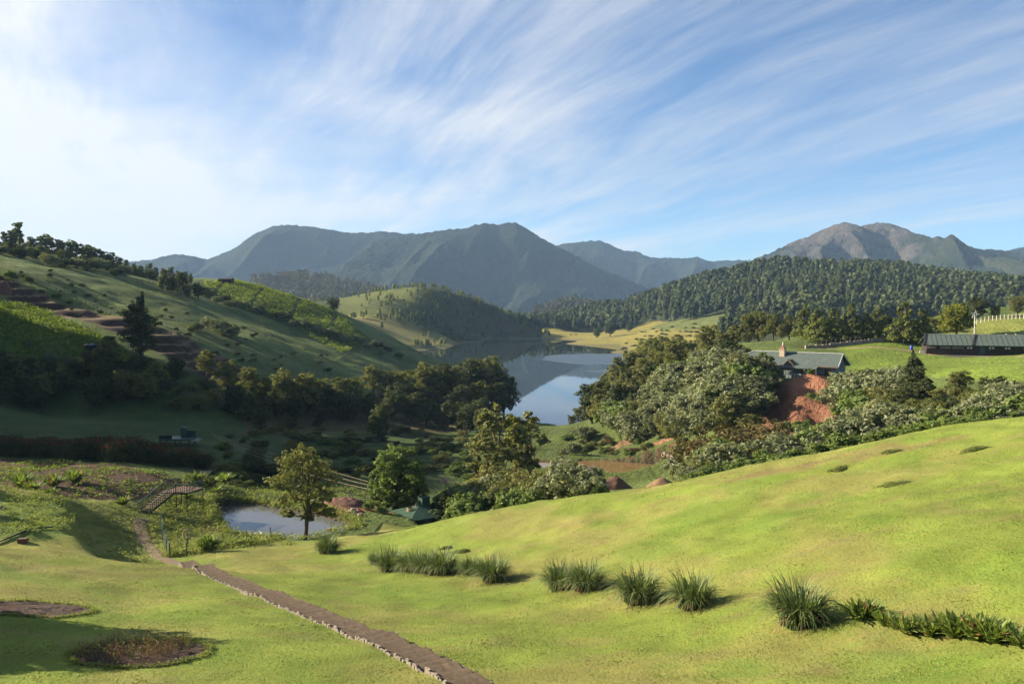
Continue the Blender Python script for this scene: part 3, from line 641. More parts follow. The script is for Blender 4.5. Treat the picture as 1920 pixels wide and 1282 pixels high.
NAME = {'wattle': ('wattle_tree', 'tree'), 'pondtree': ('wattle_tree', 'tree'), 'dark': ('broadleaf_tree', 'tree'), 'young': ('young_tree', 'tree'), 'conifer': ('conifer_tree', 'tree'), 'cedar': ('cedar_tree', 'tree'),
        'silver': ('silver_shrub', 'shrub'), 'bush': ('leafy_shrub', 'shrub'), 'darkbush': ('dark_shrub', 'shrub'), 'brownbush': ('brown_shrub', 'shrub'), 'olivebush': ('olive_shrub', 'shrub'), 'upright': ('leafy_tree', 'tree'), 'round': ('round_tree', 'tree'), 'thin': ('thin_tree', 'tree')}
cnt = 0
def plant(kind, x, y, h, w, label, group=None, var=None, z=None, sink=0.03, rz=None):
    "a tree or shrub of height h and width factor w standing on the ground at (x, y)"
    global cnt; cnt += 1
    ps = PROTO[kind]; cm, tm = ps[(cnt if var is None else var) % len(ps)]
    zz = float(hz(np.array([x]), np.array([y]))[0]) if z is None else z
    e = empty(NAME[kind][0], (x, y, zz - sink * h), (cnt * 2.399) % 6.283 if rz is None else rz, (h * w, h * w, h))
    tag(e, label, NAME[kind][1], group)
    link('crown' if tm else 'foliage', cm, e)
    if tm: link('trunk', tm, e)
    return e
def tree_px(kind, px_, top, d, w, label, group=None, **kw):
    "placed by the pixel column and top of the tree; the ground under it gives the foot"
    x, y, zt = P(px_, top, d); z0 = float(hz(np.array([x]), np.array([y]))[0])
    return plant(kind, x, y, max(zt - z0, 1.0), w, label, group, **kw)
ORD = ['leftmost', 'second', 'third', 'fourth', 'fifth', 'sixth', 'seventh', 'eighth', 'ninth', 'tenth', 'eleventh', 'twelfth', 'thirteenth', 'fourteenth', 'fifteenth', 'sixteenth']
def od(i, n, what): return ('leftmost ' + what) if i == 0 else ('rightmost ' + what) if i == n - 1 else what + ', ' + ORD[i] + ' from the left'
def row(kind, items, what, group):
    n = len(items)
    for i, it in enumerate(items): tree_px(it[4] if len(it) > 4 else kind, it[0], it[1], it[2], it[3], od(i, n, what), group)
# --- single trees one can point at
tree_px('pondtree', 570, 824, 84, 1.14, 'lone airy wattle tree leaning at the edge of the grey pond', rz=0.0)
tree_px('conifer', 262, 548, 204, 1.45, 'tall dark oval conifer standing on the left hillside by the soil plots', var=0)
tree_px('upright', 742, 832, 100, 1.25, 'tall bright green tree behind the green shelter roof', var=0)
tree_px('upright', 776, 856, 99, 1.15, 'shorter bright green tree just right of the tall one behind the shelter', var=1)
tree_px('upright', 704, 880, 101, 1.0, 'lowest bright green tree left of the tall one behind the shelter', var=1)
tree_px('thin', 938, 750, 118, 1.15, 'thin olive tree rising against the lake, left of a pair', var=0)
tree_px('thin', 985, 764, 122, 1.1, 'thin olive tree rising against the lake, right of a pair', var=1)
tree_px('thin', 905, 800, 112, 1.2, 'small olive tree at the left foot of the thin pair', var=1)
tree_px('round', 1794, 562, 214, 1.1, 'round yellow-green tree behind the long dark stable')
tree_px('conifer', 1712, 656, 118, 1.25, 'tall dark bushy conifer on the slope left of the stable front', var=1)
tree_px('wattle', 1800, 690, 112, 1.25, 'spreading brownish tree below the stable grass', var=1)
tree_px('dark', 1862, 699, 108, 1.3, 'dark round tree below the right end of the stable grass')
tree_px('dark', 710, 752, 186, 1.0, 'small dark tree alone on the shaded slope below the hut')
tree_px('young', 1436, 655, 163, 1.3, 'small conifer in front of the green house roof')
# --- row of trees behind the house
cedars = [(1510,570,222,1.1),(1532,578,212,1.2),(1563,577,212,1.2),(1595,570,211,1.1),(1624,586,210,1.3),(1648,576,211,1.2),(1697,566,206,1.25),(1730,578,206,1.2)]
row('cedar', cedars, 'cedar in the row behind the green-roofed house', 'cedars behind the house')
back = [(1480,588,235,1.2),(1545,590,245,1.2,'dark'),(1660,588,245,1.3,'dark'),(1750,587,226,1.5,'olivebush'),(1834,553,265,1.3,'dark'),(1866,570,262,1.4,'dark'),(1908,553,258,1.3),(1930,560,255,1.2)]
row('wattle', back, 'tree behind the cedar row and paddock', 'trees behind the paddock')
olive = [(1160,664,300,1.0),(1185,645,300,1.0),(1212,632,300,1.0),(1240,618,290,1.0),(1268,622,280,1.1),(1296,628,270,1.1),(1330,604,250,1.1),(1352,615,240,1.1),(1376,606,240,1.1),(1402,580,238,1.0),(1424,578,236,1.0),(1450,580,232,1.0),(1395,622,222,1.1),(1430,618,222,1.1),(1466,606,226,1.1)]
row('wattle', olive, 'olive tree on the wooded bank left of the house', 'olive trees on the right bank')
wat = [(337,671,203,1.15),(387,652,207,1.2),(423,668,206,1.2),(465,684,212,1.1),(495,700,212,1.1),(530,686,215,1.15),(573,690,218,1.15),(604,705,222,1.1),(637,698,226,1.1),(662,702,228,1.1)]
row('wattle', wat, 'wattle tree in the row along the foot of the left hill', 'wattles at the foot of the left hill')
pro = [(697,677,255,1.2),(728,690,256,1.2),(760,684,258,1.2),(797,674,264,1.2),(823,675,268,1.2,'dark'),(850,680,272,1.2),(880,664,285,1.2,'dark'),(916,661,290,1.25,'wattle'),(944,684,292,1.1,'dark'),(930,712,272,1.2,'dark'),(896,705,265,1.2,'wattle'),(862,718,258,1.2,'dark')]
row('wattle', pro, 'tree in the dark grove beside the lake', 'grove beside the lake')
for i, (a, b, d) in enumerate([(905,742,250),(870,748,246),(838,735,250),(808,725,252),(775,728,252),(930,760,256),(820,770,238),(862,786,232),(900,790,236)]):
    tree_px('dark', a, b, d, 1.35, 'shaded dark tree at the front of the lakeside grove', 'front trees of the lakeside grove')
ridge = [(8,432,372),(22,430,372),(33,413,385),(60,441,374),(82,438,376),(96,442,380),(112,446,384),(130,449,386),(147,453,386),(162,455,390),(178,463,392),(193,468,394),(206,470,396),(222,480,398),(236,486,400),(250,492,402),(264,497,404),(279,492,406),(292,499,408),(306,502,410),(320,499,412),(334,506,414),(347,508,416),(358,512,418)]
for i, (a, b, d) in enumerate(ridge):
    tree_px('young', a, b, d, 1.6 if i != 2 else 1.1, 'tallest young tree on the left ridge against the sky' if i == 2 else 'young tree in the dense line along the left ridge', 'young trees along the left ridge')
for i, (a, b) in enumerate(zip(np.linspace(40, 372, 44), np.linspace(452, 528, 44))):
    tree_px('young', a + rng.uniform(-4, 4), b + rng.uniform(-4, 6), 356 + i * 0.8, 1.5, 'low young tree in front of the left ridge line', 'front trees of the left ridge')
for i, a in enumerate(np.linspace(2, 250, 17)):
    x, y = ray(a, 478 + a * 0.17 + rng.uniform(-5, 5)); plant('darkbush' if i % 3 else 'silver', x, y, rng.uniform(3.5, 5.5), 1.3, 'shrub in the dark hedge under the left ridge trees', 'hedge under the left ridge')
for a, b, h in [(303,545,6),(322,552,7),(340,548,8.5),(350,560,6),(372,562,7),(308,525,5),(330,533,5)]:
    x, y = ray(a, b); plant('young' if a % 2 else 'dark', x, y, h, 1.3, 'tree in the small clump above the left pasture', 'clump above the left pasture')
for i in range(34):    # hedge between pasture and crop field
    t_ = i / 33; a = 372 + (745 - 372) * t_ + rng.uniform(-8, 8); b = 552 + (668 - 552) * t_ ** 1.05 + rng.uniform(-6, 8)
    x, y = ray(a, b); plant('silver' if rng.random() < .55 else 'darkbush' if rng.random() < .6 else 'bush', x, y, rng.uniform(2.2, 4.4), 1.35, 'shrub in the hedge between the pasture and the crop field', 'hedge below the crop field')
for a, b, h in [(400,620,4.6),(415,626,5.2),(430,632,4.5),(365,622,3.2)]:
    x, y = ray(a, b); plant('silver', x, y, h, 1.4, 'silver shrub in the round clump on the left pasture', 'shrub clump on the left pasture')
x, y = ray(20, 528); plant('bush', x, y, 3.2, 1.1, 'bright green shrub at the top of the soil plots')
x, y = ray(52, 530); plant('bush', x, y, 2.0, 1.0, 'small green shrub beside the larger one on the soil plots')
x, y = ray(205, 652); plant('bush', x, y, 3.2, 1.1, 'bright green shrub beside the blue-patched hut')
x, y = ray(626, 585); plant('dark', x, y, 7.5, 1.4, 'dark tree on the crest at the end of the crop field')
for i in range(70):    # scattered low shrubs of the pasture
    a = rng.uniform(20, 620); lo = 470 + a * 0.30; b = rng.uniform(lo + 10, min(lo + 75, 700)); x, y = ray(a, b)
    if y > 430: continue
    plant('darkbush', x, y, rng.uniform(0.6, 1.5), 1.3, 'low dark shrub scattered on the left pasture', 'low shrubs on the left pasture')
# --- shaded thicket at the foot of the left hill
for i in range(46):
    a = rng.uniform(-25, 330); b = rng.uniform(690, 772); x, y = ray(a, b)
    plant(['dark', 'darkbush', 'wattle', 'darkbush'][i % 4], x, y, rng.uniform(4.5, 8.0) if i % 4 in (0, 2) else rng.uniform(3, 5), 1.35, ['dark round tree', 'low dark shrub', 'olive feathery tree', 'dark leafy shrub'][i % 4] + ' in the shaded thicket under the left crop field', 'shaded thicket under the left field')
for a, b, d in [(18,640,192),(55,638,193),(95,655,190),(130,662,189)]: tree_px('silver', a, b, d, 1.2, 'silver shrub topping the shaded thicket at the left edge', 'silver shrubs on top of the thicket')
for i in range(30):
    a = rng.uniform(330, 700); b = rng.uniform(735, 775); x, y = ray(a, b)
    plant(['darkbush', 'olivebush', 'silver', 'bush'][i % 4], x, y, rng.uniform(2.5, 4.5), 1.3, 'shrub between the wattle trunks below the left hill', 'shrubs under the wattle row')
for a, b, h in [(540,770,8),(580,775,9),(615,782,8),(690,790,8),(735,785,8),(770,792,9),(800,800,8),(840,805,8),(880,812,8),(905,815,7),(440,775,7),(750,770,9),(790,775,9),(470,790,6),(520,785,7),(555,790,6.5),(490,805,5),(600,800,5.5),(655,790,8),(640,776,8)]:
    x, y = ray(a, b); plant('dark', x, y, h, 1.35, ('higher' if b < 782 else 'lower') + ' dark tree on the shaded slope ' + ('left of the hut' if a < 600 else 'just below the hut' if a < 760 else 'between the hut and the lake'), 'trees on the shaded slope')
for i in range(130):
    a = rng.uniform(400, 980); b = rng.uniform(800, 905); x, y = ray(a, b)
    if seg_dist(np.array([x]), np.array([y]), pond_poly)[0] < 3 or inpoly(np.array([x]), np.array([y]), pond2_poly)[0]: continue
    plant(['darkbush', 'bush', 'olivebush'][i % 3], x, y, rng.uniform(0.7, 2.2), 1.7, ['dark', 'bright green', 'olive'][i % 3] + ' low scrub on the shaded valley floor' + (' behind the grey pond' if a < 620 else ' behind the shelter trees' if a < 820 else ' towards the lake'), 'scrub on the valley floor')
for (a0, b0), (a1, b1), n_ in [((600,835),(720,825),16),((520,862),(680,850),20),((700,862),(860,842),20),((560,885),(690,882),16),((760,890),(880,872),14),((440,905),(560,915),14)]:
    for t_ in np.linspace(0, 1, n_):
        x, y = ray(a0 + (a1 - a0) * t_ + rng.uniform(-4, 4), b0 + (b1 - b0) * t_ + rng.uniform(-3, 3))
        if seg_dist(np.array([x]), np.array([y]), pond_poly)[0] < 2.5: continue
        plant('darkbush' if rng.random() < .7 else 'bush', x, y, rng.uniform(.7, 1.5), 1.9, 'low bush in the hedgerows that step across the valley floor', 'hedgerows on the valley floor')
# --- wooded bank right of the lake
k = 0
bank = [(1075,790),(1120,800),(1180,822),(1240,838),(1300,832),(1360,800),(1420,760),(1420,715),(1350,690),(1280,680),(1200,690),(1140,725),(1100,762)]
for i in range(420):
    a = rng.uniform(1070, 1425); b = rng.uniform(680, 838)
    if not inpoly(np.array([a]), np.array([b]), bank)[0] or k >= 120: continue
    x, y = ray(a, b); k += 1; olv = (a - 1070) / 350 + (b - 680) / 260 < 0.72
    kd = ['wattle', 'dark', 'olivebush', 'wattle'][k % 4] if olv else ['silver', 'silver', 'silver', 'bush', 'silver', 'olivebush', 'darkbush'][k % 7]
    big = kd in ('wattle', 'dark'); h = rng.uniform(8, 12) if big else rng.uniform(5.0, 8.2)
    plant(kd, x, y, h, 1.2 if big else 1.35, ('tree' if big else 'silver shrub' if kd == 'silver' else 'green shrub') + (' high' if b < 725 else ' halfway up' if b < 780 else ' low') + ' in the slope thicket' + (' near the lake' if a < 1180 else ' midway between lake and house' if a < 1300 else ' on the house side'), 'thicket on the slope below the house')
for a, b, d in [(1400,668,172),(1370,672,176),(1335,668,186),(1300,660,196),(1350,700,176),(1420,708,165),(1390,700,170),(1330,650,205)]:
    tree_px('silver', a, b, d, 1.35, 'big silver shrub just below the left end of the house', 'silver shrubs below the house')
for a, b, d in [(1085,760,262),(1072,775,258),(1110,742,285),(1098,748,275),(1130,720,310),(1145,700,320)]:
    tree_px('wattle', a, b, d, 1.1, 'tree leaning over the right shore of the lake', 'trees on the right lake shore')
for a, b, d, kd in [(1420,690,158,'silver'),(1405,715,156,'darkbush'),(1400,740,158,'olivebush'),(1380,750,160,'silver'),(1410,765,148,'olivebush')]:
    tree_px(kd, a, b, d, 1.3, 'shrub crowding the left rim of the red scar', 'shrubs at the left rim of the scar')
for a, b, h in [(1095,826,4.2),(1075,862,3.0),(1060,858,2.4)]:
    x, y = ray(a, b); plant('silver', x, y, h, 1.1, 'separate silver shrub on the marshy flat by the channel', 'shrubs by the channel')
for i in range(60):
    a = rng.uniform(1040, 1290); b = rng.uniform(815, 858); x, y = ray(a, b)
    if inpoly(np.array([x]), np.array([y]), pond2_poly)[0] or seg_dist(np.array([x]), np.array([y]), pond2_poly)[0] < 1.5: continue
    plant(['brownbush', 'darkbush', 'olivebush', 'bush'][i % 4], x, y, rng.uniform(0.7, 1.9), 1.5, 'low scrub on the marshy flat round the muddy pond', 'scrub round the muddy pond')
# --- thicket along the far edge of the lawn
edge = [(690,965,96,'bush'),(715,975,95,'bush'),(700,945,100,'bush'),(850,905,98,'darkbush'),(870,895,100,'bush'),(892,880,100,'silver'),(912,885,99,'olivebush'),(938,860,104,'olivebush'),(962,868,104,'brownbush'),(985,862,106,'brownbush'),(1008,880,100,'olivebush'),
        (905,912,92,'bush'),(935,905,92,'darkbush'),(965,908,90,'bush'),(1000,906,89,'bush'),(1028,868,92,'olivebush'),(865,925,92,'bush'),(950,880,98,'olivebush'),(880,930,90,'bush')]
for a, b, d, kd in edge: tree_px(kd, a, b, d, 1.25, {'bush': 'bright leafy plant', 'darkbush': 'dark plant', 'silver': 'pale silvery plant', 'olivebush': 'olive plant', 'brownbush': 'brownish plant'}[kd] + (' left of the shelter' if a < 780 else ' just right of the shelter' if a < 900 else ' below the thin tree pair') + ' in the thicket behind the lawn edge', 'thicket behind the lower lawn edge')
tree_px('silver', 1070, 848, 88, 1.25, 'large silvery shrub standing alone at the lawn edge before the muddy pond', var=2)
tree_px('silver', 1098, 892, 86, 1.1, 'smaller silvery shrub touching the large one at the lawn edge', var=1)
tree_px('bush', 1125, 905, 84, 1.1, 'low green shrub right of the silvery ones at the lawn edge')
tree_px('brownbush', 1390, 768, 104, 1.45, 'wide brownish bush above the lawn edge below the red scar', var=0)
tree_px('brownbush', 1440, 785, 101, 1.3, 'brownish bush right of the widest one below the red scar', var=1)
hedge = [(1290,870,86),(1310,846,90),(1335,828,92),(1362,815,92),(1385,812,93),(1412,822,91),(1440,820,90),(1468,812,89),(1495,806,90),(1520,795,91),(1548,782,92),(1575,770,92),(1602,762,92),(1630,754,92),(1658,750,91),(1688,748,90),(1716,752,88),(1745,752,86),(1772,748,85),(1800,744,84),(1828,738,84),(1856,736,83),(1884,724,84),(1912,718,85),(1935,722,84),(1965,718,84),(1995,714,84),(2030,710,84),(2070,706,85),(2110,704,86)]
for i, (a, b, d) in enumerate(hedge):
    tree_px(['silver', 'olivebush', 'silver', 'silver', 'bush'][i % 5] if a < 1480 else ['silver', 'silver', 'bush', 'silver'][i % 4], a, b, d, 1.3, od(min(i, 15), 99, 'shrub in the silvery hedge above the lawn') if i < 16 else 'shrub in the right half of the silvery hedge above the lawn', 'silvery hedge above the lawn')
for a, b, d in [(1300,880,82),(1330,868,82),(1370,858,83),(1410,850,84),(1450,842,84),(1500,832,83),(1550,820,82),(1600,805,81),(1660,795,80),(1720,785,79),(1780,775,78),(1840,760,78)]:
    tree_px('bush', a, b, d, 1.5, 'low green plant at the foot of the silvery hedge', 'plants at the foot of the hedge')
for a, b, d, kd in [(1610,682,132,'silver'),(1640,680,130,'silver'),(1665,690,126,'silver'),(1625,715,122,'bush'),(1660,715,120,'olivebush'),(1690,720,114,'dark'),(1735,705,116,'dark'),(1760,725,110,'wattle'),(1655,735,112,'olivebush'),(1830,720,104,'olivebush'),(1890,705,104,'silver'),(1915,712,100,'silver'),(1780,735,104,'darkbush'),(1740,740,104,'olivebush')]:
    tree_px(kd, a, b, d, 1.35, ('silver shrub' if kd == 'silver' else 'dark tree' if kd in ('dark', 'wattle') else 'olive or green shrub') + (' close to the red scar' if a < 1675 else ' beside the tall dark conifer' if a < 1790 else ' at the right edge') + ' below the stable grass', 'shrubs right of the red scar')
for a, b, h, kd in [(1500,800,2.4,'bush'),(1470,797,2.0,'bush'),(1525,765,1.5,'bush'),(1585,745,2.0,'bush'),(1440,715,2.4,'darkbush'),(1470,712,2.0,'bush'),(1520,712,1.2,'bush'),(1560,716,1.2,'bush'),(1590,720,2.6,'bush'),(1600,735,2.4,'bush')]:
    x, y = ray(a, b); plant(kd, x, y, h, 1.3, 'green plant clinging to the red scar below the house', 'plants on the red scar')
tree_px('silver', 1590, 690, 150, 1.3, 'silver shrub at the right corner of the house')
# --- trees out of frame whose shade falls into the picture
for x, y, h in [(-28,36.6,7.2),(-33,36,8.5),(-32.5,32.5,8),(-37,33.5,9),(-55,69,8),(-58,74,7),(-62,80,8),(-124,140,20),(-133,137,20),(-143,141,20),(-151,146,20),(-118,156,19),(-125,162,20),(-132,148,20),(-135,172,21),(-142,184,20),(-140,158,20),(-121,150,18),(-128,184,20),(-124,176,20),(-140,212,20),(-150,192,20),(-128,148,20),(-130,176,20),(-138,198,20),(-146,206,20),(-126,168,20),(-144,172,20),(-152,200,20),(-134,188,20)]:
    plant('dark', x, y, h, 1.2, 'tree standing beyond the left edge of the view', 'trees beyond the left edge')
# --- far trees
def scatter_mesh(kind, pts, hs, r):
    V = []; Fc = []; S = []; o = 0
    for (x, y, z), h in zip(pts, hs):
        v, f, s = PROTO[kind][r.integers(len(PROTO[kind]))]; a = r.uniform(0, 6.28); w = r.uniform(.9, 1.25)
        vv = np.stack([(v[:, 0] * math.cos(a) - v[:, 1] * math.sin(a)) * h * w + x, (v[:, 0] * math.sin(a) + v[:, 1] * math.cos(a)) * h * w + y, v[:, 2] * h + z], -1)
        V.append(vv); Fc.append(f + o); S.append(np.clip(s * 0.75 + r.uniform(-.15, .3) + .45 * float(fbm(np.array([x / 70]), np.array([y / 70]), 2, 331)[0]), 0, 1)); o += len(v)
    return np.concatenate(V), np.concatenate(Fc), np.concatenate(S)
r = np.random.default_rng(5)
pz = r.uniform(-200, 900, 42000); pyy = r.uniform(660, 1380, 42000); zz = FAR(pz, pyy); qx, qy = proj(pz, pyy, zz)
open_ = inpoly(qx, qy, [(1180,622),(1330,590),(1430,566),(1445,580),(1380,604),(1330,640),(1180,640)]) & (pyy < 1000)
okp = (qx > 940) & (qx < 1990) & (zz > 3) & (qy < 640) & ~open_ & ~((qx < 1350) & (pyy < 1000) & (qy > 603)) & (r.random(42000) < 0.74 + 1.1 * fbm(pz / 60, pyy / 60, 3, 301)) & ~((qx < 1030) & (pyy < 1010))
crest = P(1550, 505, 1100)[1]
okp &= pyy < np.interp(qx, [940, 1200, 1400, 1550, 2000], [1300, 1290, 1190, 1140, 1100]); okp &= r.random(42000) < 0.62
pts = np.stack([pz, pyy, zz], -1)[okp]; hs = r.uniform(7, 17, len(pts)) * (1 + .35 * fbm(pts[:, 0] / 70, pts[:, 1] / 70, 2, 321)); order = np.argsort(pts[:, 1] - 12 * hs); pts = pts[order]; hs = hs[order]
pm = [mesh_np('pine', v, f, ML['pine'], False, {'shade': s}) for v, f, s in PROTO['pine']]
for i in range(min(300, len(pts))):
    o = link('pine_tree', pm[i % 5], None, pts[i] + np.array([0, 0, float(hfar(pts[i:i + 1, 0], pts[i:i + 1, 1])[0]) - pts[i, 2] - .3]), (i * 2.4) % 6.28, (hs[i] * 1.1, hs[i] * 1.1, hs[i]))
    tag(o, 'dark pine in the front rows of the forested hill on the right', 'tree', 'front pines of the forested hill')
v, f, s = scatter_mesh('pine', pts[300:], hs[300:], r)
tag(link('pine_forest', mesh_np('pine_forest', v, f, ML['pine'], False, {'shade': s})), 'dense pine forest covering the hill on the right', 'forest', kind='stuff')
print('pines', len(pts))
pz = r.uniform(-330, 60, 7000); pyy = r.uniform(690, 1020, 7000); zz = FAR(pz, pyy); qx, qy = proj(pz, pyy, zz)
bare = (qy < 595) & (r.random(7000) < np.interp(qx, [640, 720, 830, 900], [.93, .8, .35, .1])) | (inpoly(qx, qy, [(640,600),(700,595),(770,612),(860,640),(640,660)]) & (r.random(7000) < .97))
okp = (qx > 560) & (qx < 1030) & (zz > 1.5) & (pyy < 965) & (r.random(7000) < 0.50 + 0.9 * fbm(pz / 45, pyy / 45, 3, 311)) & ~bare & ~((qx > 900) & (qy < 615) & (r.random(7000) < .45))
pts = np.stack([pz, pyy, zz], -1)[okp]
v, f, s = scatter_mesh('pine', pts, r.uniform(2.5, 6, len(pts)), r); s = np.clip(s * 1.3, 0, 1); print('midhill', len(pts))
tag(link('hill_woodland', mesh_np('hill_woodland', v, f, ML['cedar'], False, {'shade': s})), 'patchy woodland covering the low hill across the lake', 'woodland', kind='stuff')
# pale gum woods at the foot of the mountains
gp = []
for poly, d0, d1, n in [([(470,522),(560,512),(640,525),(730,548),(700,575),(560,560),(470,545)], 1500, 1900, 900), ([(1000,585),(1040,570),(1080,562),(1115,572),(1120,590),(1010,600)], 1450, 1600, 320), ([(1240,560),(1290,538),(1350,515),(1400,498),(1480,490),(1480,510),(1360,535),(1250,580)], 1500, 1900, 700)]:
    q = np.array(poly, float)
    for _ in range(n):
        for _t in range(20):
            a = r.uniform(q[:, 0].min(), q[:, 0].max()); b = r.uniform(q[:, 1].min(), q[:, 1].max())
            if inpoly(np.array([a]), np.array([b]), poly)[0]: break
        k = (b - q[:, 1].min()) / (q[:, 1].max() - q[:, 1].min()); w = P(a, b, d1 + (d0 - d1) * k); gp.append((w[0], w[1], w[2] - 12))
v, f, s = scatter_mesh('gum', gp, r.uniform(18, 26, len(gp)), r)
GUMP = np.array(gp)
tag(link('gum_woods', mesh_np('gum_woods', v, f, ML['gum'], False, {'shade': s})), 'pale grey-green gum woods at the foot of the mountains', 'woodland', kind='stuff')
for poly, d0, d1 in [([(430,545),(470,524),(560,514),(640,527),(730,552),(790,585)], 1480, 1900), ([(960,608),(1000,586),(1040,572),(1080,564),(1115,573),(1160,600)], 1430, 1600), ([(1180,600),(1240,562),(1290,540),(1350,517),(1400,500),(1480,490),(1600,500)], 1480, 1900)]:
    top = np.array([P(a, b, d1) for a, b in poly]); u_ = np.linspace(0, len(poly) - 1, 60); X_ = np.interp(u_, range(len(poly)), top[:, 0]); Z_ = np.interp(u_, range(len(poly)), top[:, 2]) - 10
    vv = []; rows = 14
    for j in range(rows):
        t_ = j / (rows - 1) * 1.5 - .5
        yy = d1 - t_ * (d1 - d0) * 1.2; zz_ = np.where(t_ >= 0, -12 + (Z_ + 12) * (1 - max(t_, 0)) ** .8, -12 + (Z_ + 12) * (1 + t_ * 1.9))
        vv.append(np.stack([X_, np.full(60, yy), zz_ + fbm(X_ / 60, np.full(60, yy / 60), 2, 400) * 6], -1))
    tag(link('foothill', mesh_np('foothill', np.concatenate(vv), np.ascontiguousarray(grid_faces(60, rows)[:, ::-1]), mf, True, {'rock': np.zeros(60 * rows)})), 'wooded foothill below the mountains', kind='structure')
# trees and a few shrubs on the far meadow
for a, b, h, lb in [(1119,634,12,'small dark tree on the far meadow, left of three'),(1144,630,17,'taller dark tree on the far meadow, middle of three'),(1180,622,11,'dark tree on the far meadow, right of three')]:
    x, y = ray_far(a, b); plant('dark', x, y, h, 1.3, lb, z=float(hfar(np.array([x]), np.array([y]))[0]))
for row_ in range(7):
    for q_ in range(15):
        if rng.random() < .3: continue
        a = 1165 + row_ * 9 + q_ * (150 - row_ * 8) / 15 + rng.uniform(-3, 3); b = 651 - row_ * 5.6 - (a - 1165) * 0.035 + rng.uniform(-.7, .7); x, y = ray_far(a, b)
        plant('darkbush', x, y, rng.uniform(1.0, 2.0), 2.2, 'low shrub in the lines along the terraces of the far meadow', 'shrub lines on the far meadow', z=float(hfar(np.array([x]), np.array([y]))[0]))
# --- crops, herbs and grass
def herb(name, xy, h, leaf, m, n, label, cat, aspect=.5, spread=.5, seed=1):
    r = np.random.default_rng(seed); xy = np.array(xy); z = hz(xy[:, 0], xy[:, 1]); k = len(xy)
    hh = np.repeat(h * r.uniform(.5, 1.2, k), n); base = np.repeat(np.column_stack([xy, z]), n, 0)
    off = r.normal(size=(k * n, 3)) * np.array([spread, spread, 0]) * hh[:, None]; off[:, 2] = r.uniform(.1, 1, k * n) * hh
    nn = unit(k * n, r) * .6 + np.array([-.15, 0, .7]); nn /= np.linalg.norm(nn, axis=1, keepdims=True)
    v, f, s = leaves(base + off, nn, leaf, r, aspect, np.repeat(r.uniform(.2, .8, k), n))
    return tag(link(name, mesh_np(name, v, f, ML[m], False, {'shade': s})), label, cat, kind='stuff')
def field(poly, d0, d1, row_, step, n_rows, jit, ang, keep=1.0, seed=3):
    r = np.random.default_rng(seed); q = np.array(poly); xy = []
    c, s = math.cos(ang), math.sin(ang); X_, Y_ = np.meshgrid(np.arange(-220, 220, step), np.arange(-220, 220, row_)); mid = np.mean([ray(a, b) for a, b in poly], 0)
    X_ = X_ + r.normal(size=X_.shape) * jit; Y_ = Y_ + r.normal(size=Y_.shape) * jit; gx = mid[0] + X_ * c - Y_ * s; gy = mid[1] + X_ * s + Y_ * c
    m = (gy > d0) & (gy < d1); gx = gx[m]; gy = gy[m]; z = NEAR(gx, gy); a, b = proj(gx, gy, z); m = inpoly(a, b, poly) & (r.random(len(a)) < keep); return np.column_stack([gx[m], gy[m]])
xy = field([(-40,560),(60,572),(150,610),(260,668),(340,705),(300,720),(210,690),(150,672),(-40,690)], 185, 245, .95, .8, 0, .22, 0.5); print('f1', len(xy))
herb('crop_field', xy, .85, .30, 'crop', 8, 'bright green crop plants in the left hillside field', 'crops')
xy = field([(385,530),(440,526),(560,550),(640,592),(690,632),(640,664),(560,614),(480,588),(385,555)], 290, 470, 1.25, .95, 0, .2, -0.75, .92); gx, gy = xy.T
lane = np.abs(((gx * .85 + gy * .12) / 15.0) % 1 - .5) > .05; xy = xy[lane]; print('f2', len(xy))
herb('crop_field', xy, 1.0, .36, 'crop', 7, 'green crop plants in rows on the lit hillside field', 'crops', seed=2)
xy = field([(-40,860),(120,866),(230,876),(380,908),(300,925),(240,936),(110,928),(-40,922)], 84, 126, .9, .6, 0, .14, 0.35, .9)
xy = xy[fbm(xy[:, 0] / 5, xy[:, 1] / 5, 3, 515) + rng.uniform(-.3, .3, len(xy)) > -.12]
herb('crop_field', xy, .36, .15, 'crop', 9, 'patchy low crop plants in the tilled plot behind the bridge', 'crops', seed=3)
r = np.random.default_rng(8); gx = r.uniform(-260, 0, 60000); gy = r.uniform(195, 440, 60000); z = NEAR(gx, gy); a, b = proj(gx, gy, z)
m = (a > -20) & (a < 900) & inpoly(a, b, [(-20,470),(250,520),(380,560),(560,625),(700,680),(860,670),(900,720),(640,720),(420,690),(250,625),(130,560),(-20,540)]) & (r.random(60000) < .45 + .9 * fbm(gx / 14, gy / 14, 3, 505)); print('tussock', m.sum())
herb('tussock_grass', np.column_stack([gx, gy])[m][:16000], .42, .20, 'tussock', 4, 'coarse tussock grass of the left hillside pasture', 'grass', .25, 1.1, seed=12)
r = np.random.default_rng(9)
gx = r.uniform(-45, 45, 400000); gy = 21 + 70 * r.random(400000) ** 1.4; z = NEAR(gx, gy); a, b = proj(gx, gy, z)
dpath = np.full(len(gx), 9.0); inb = np.zeros(len(gx), bool)
for bx, by, bz, br in beds: inb |= np.hypot(gx - bx, gy - by) < br + .05
LAWN_OK = (a > -20) & (a < 1940) & (b < 1300) & ~inb & ((gy < 80) | (gx > -12)) & ~inpoly(gx, gy, pond_poly)
LAWN_XY = np.column_stack([gx, gy])[LAWN_OK]
rough_xy = []
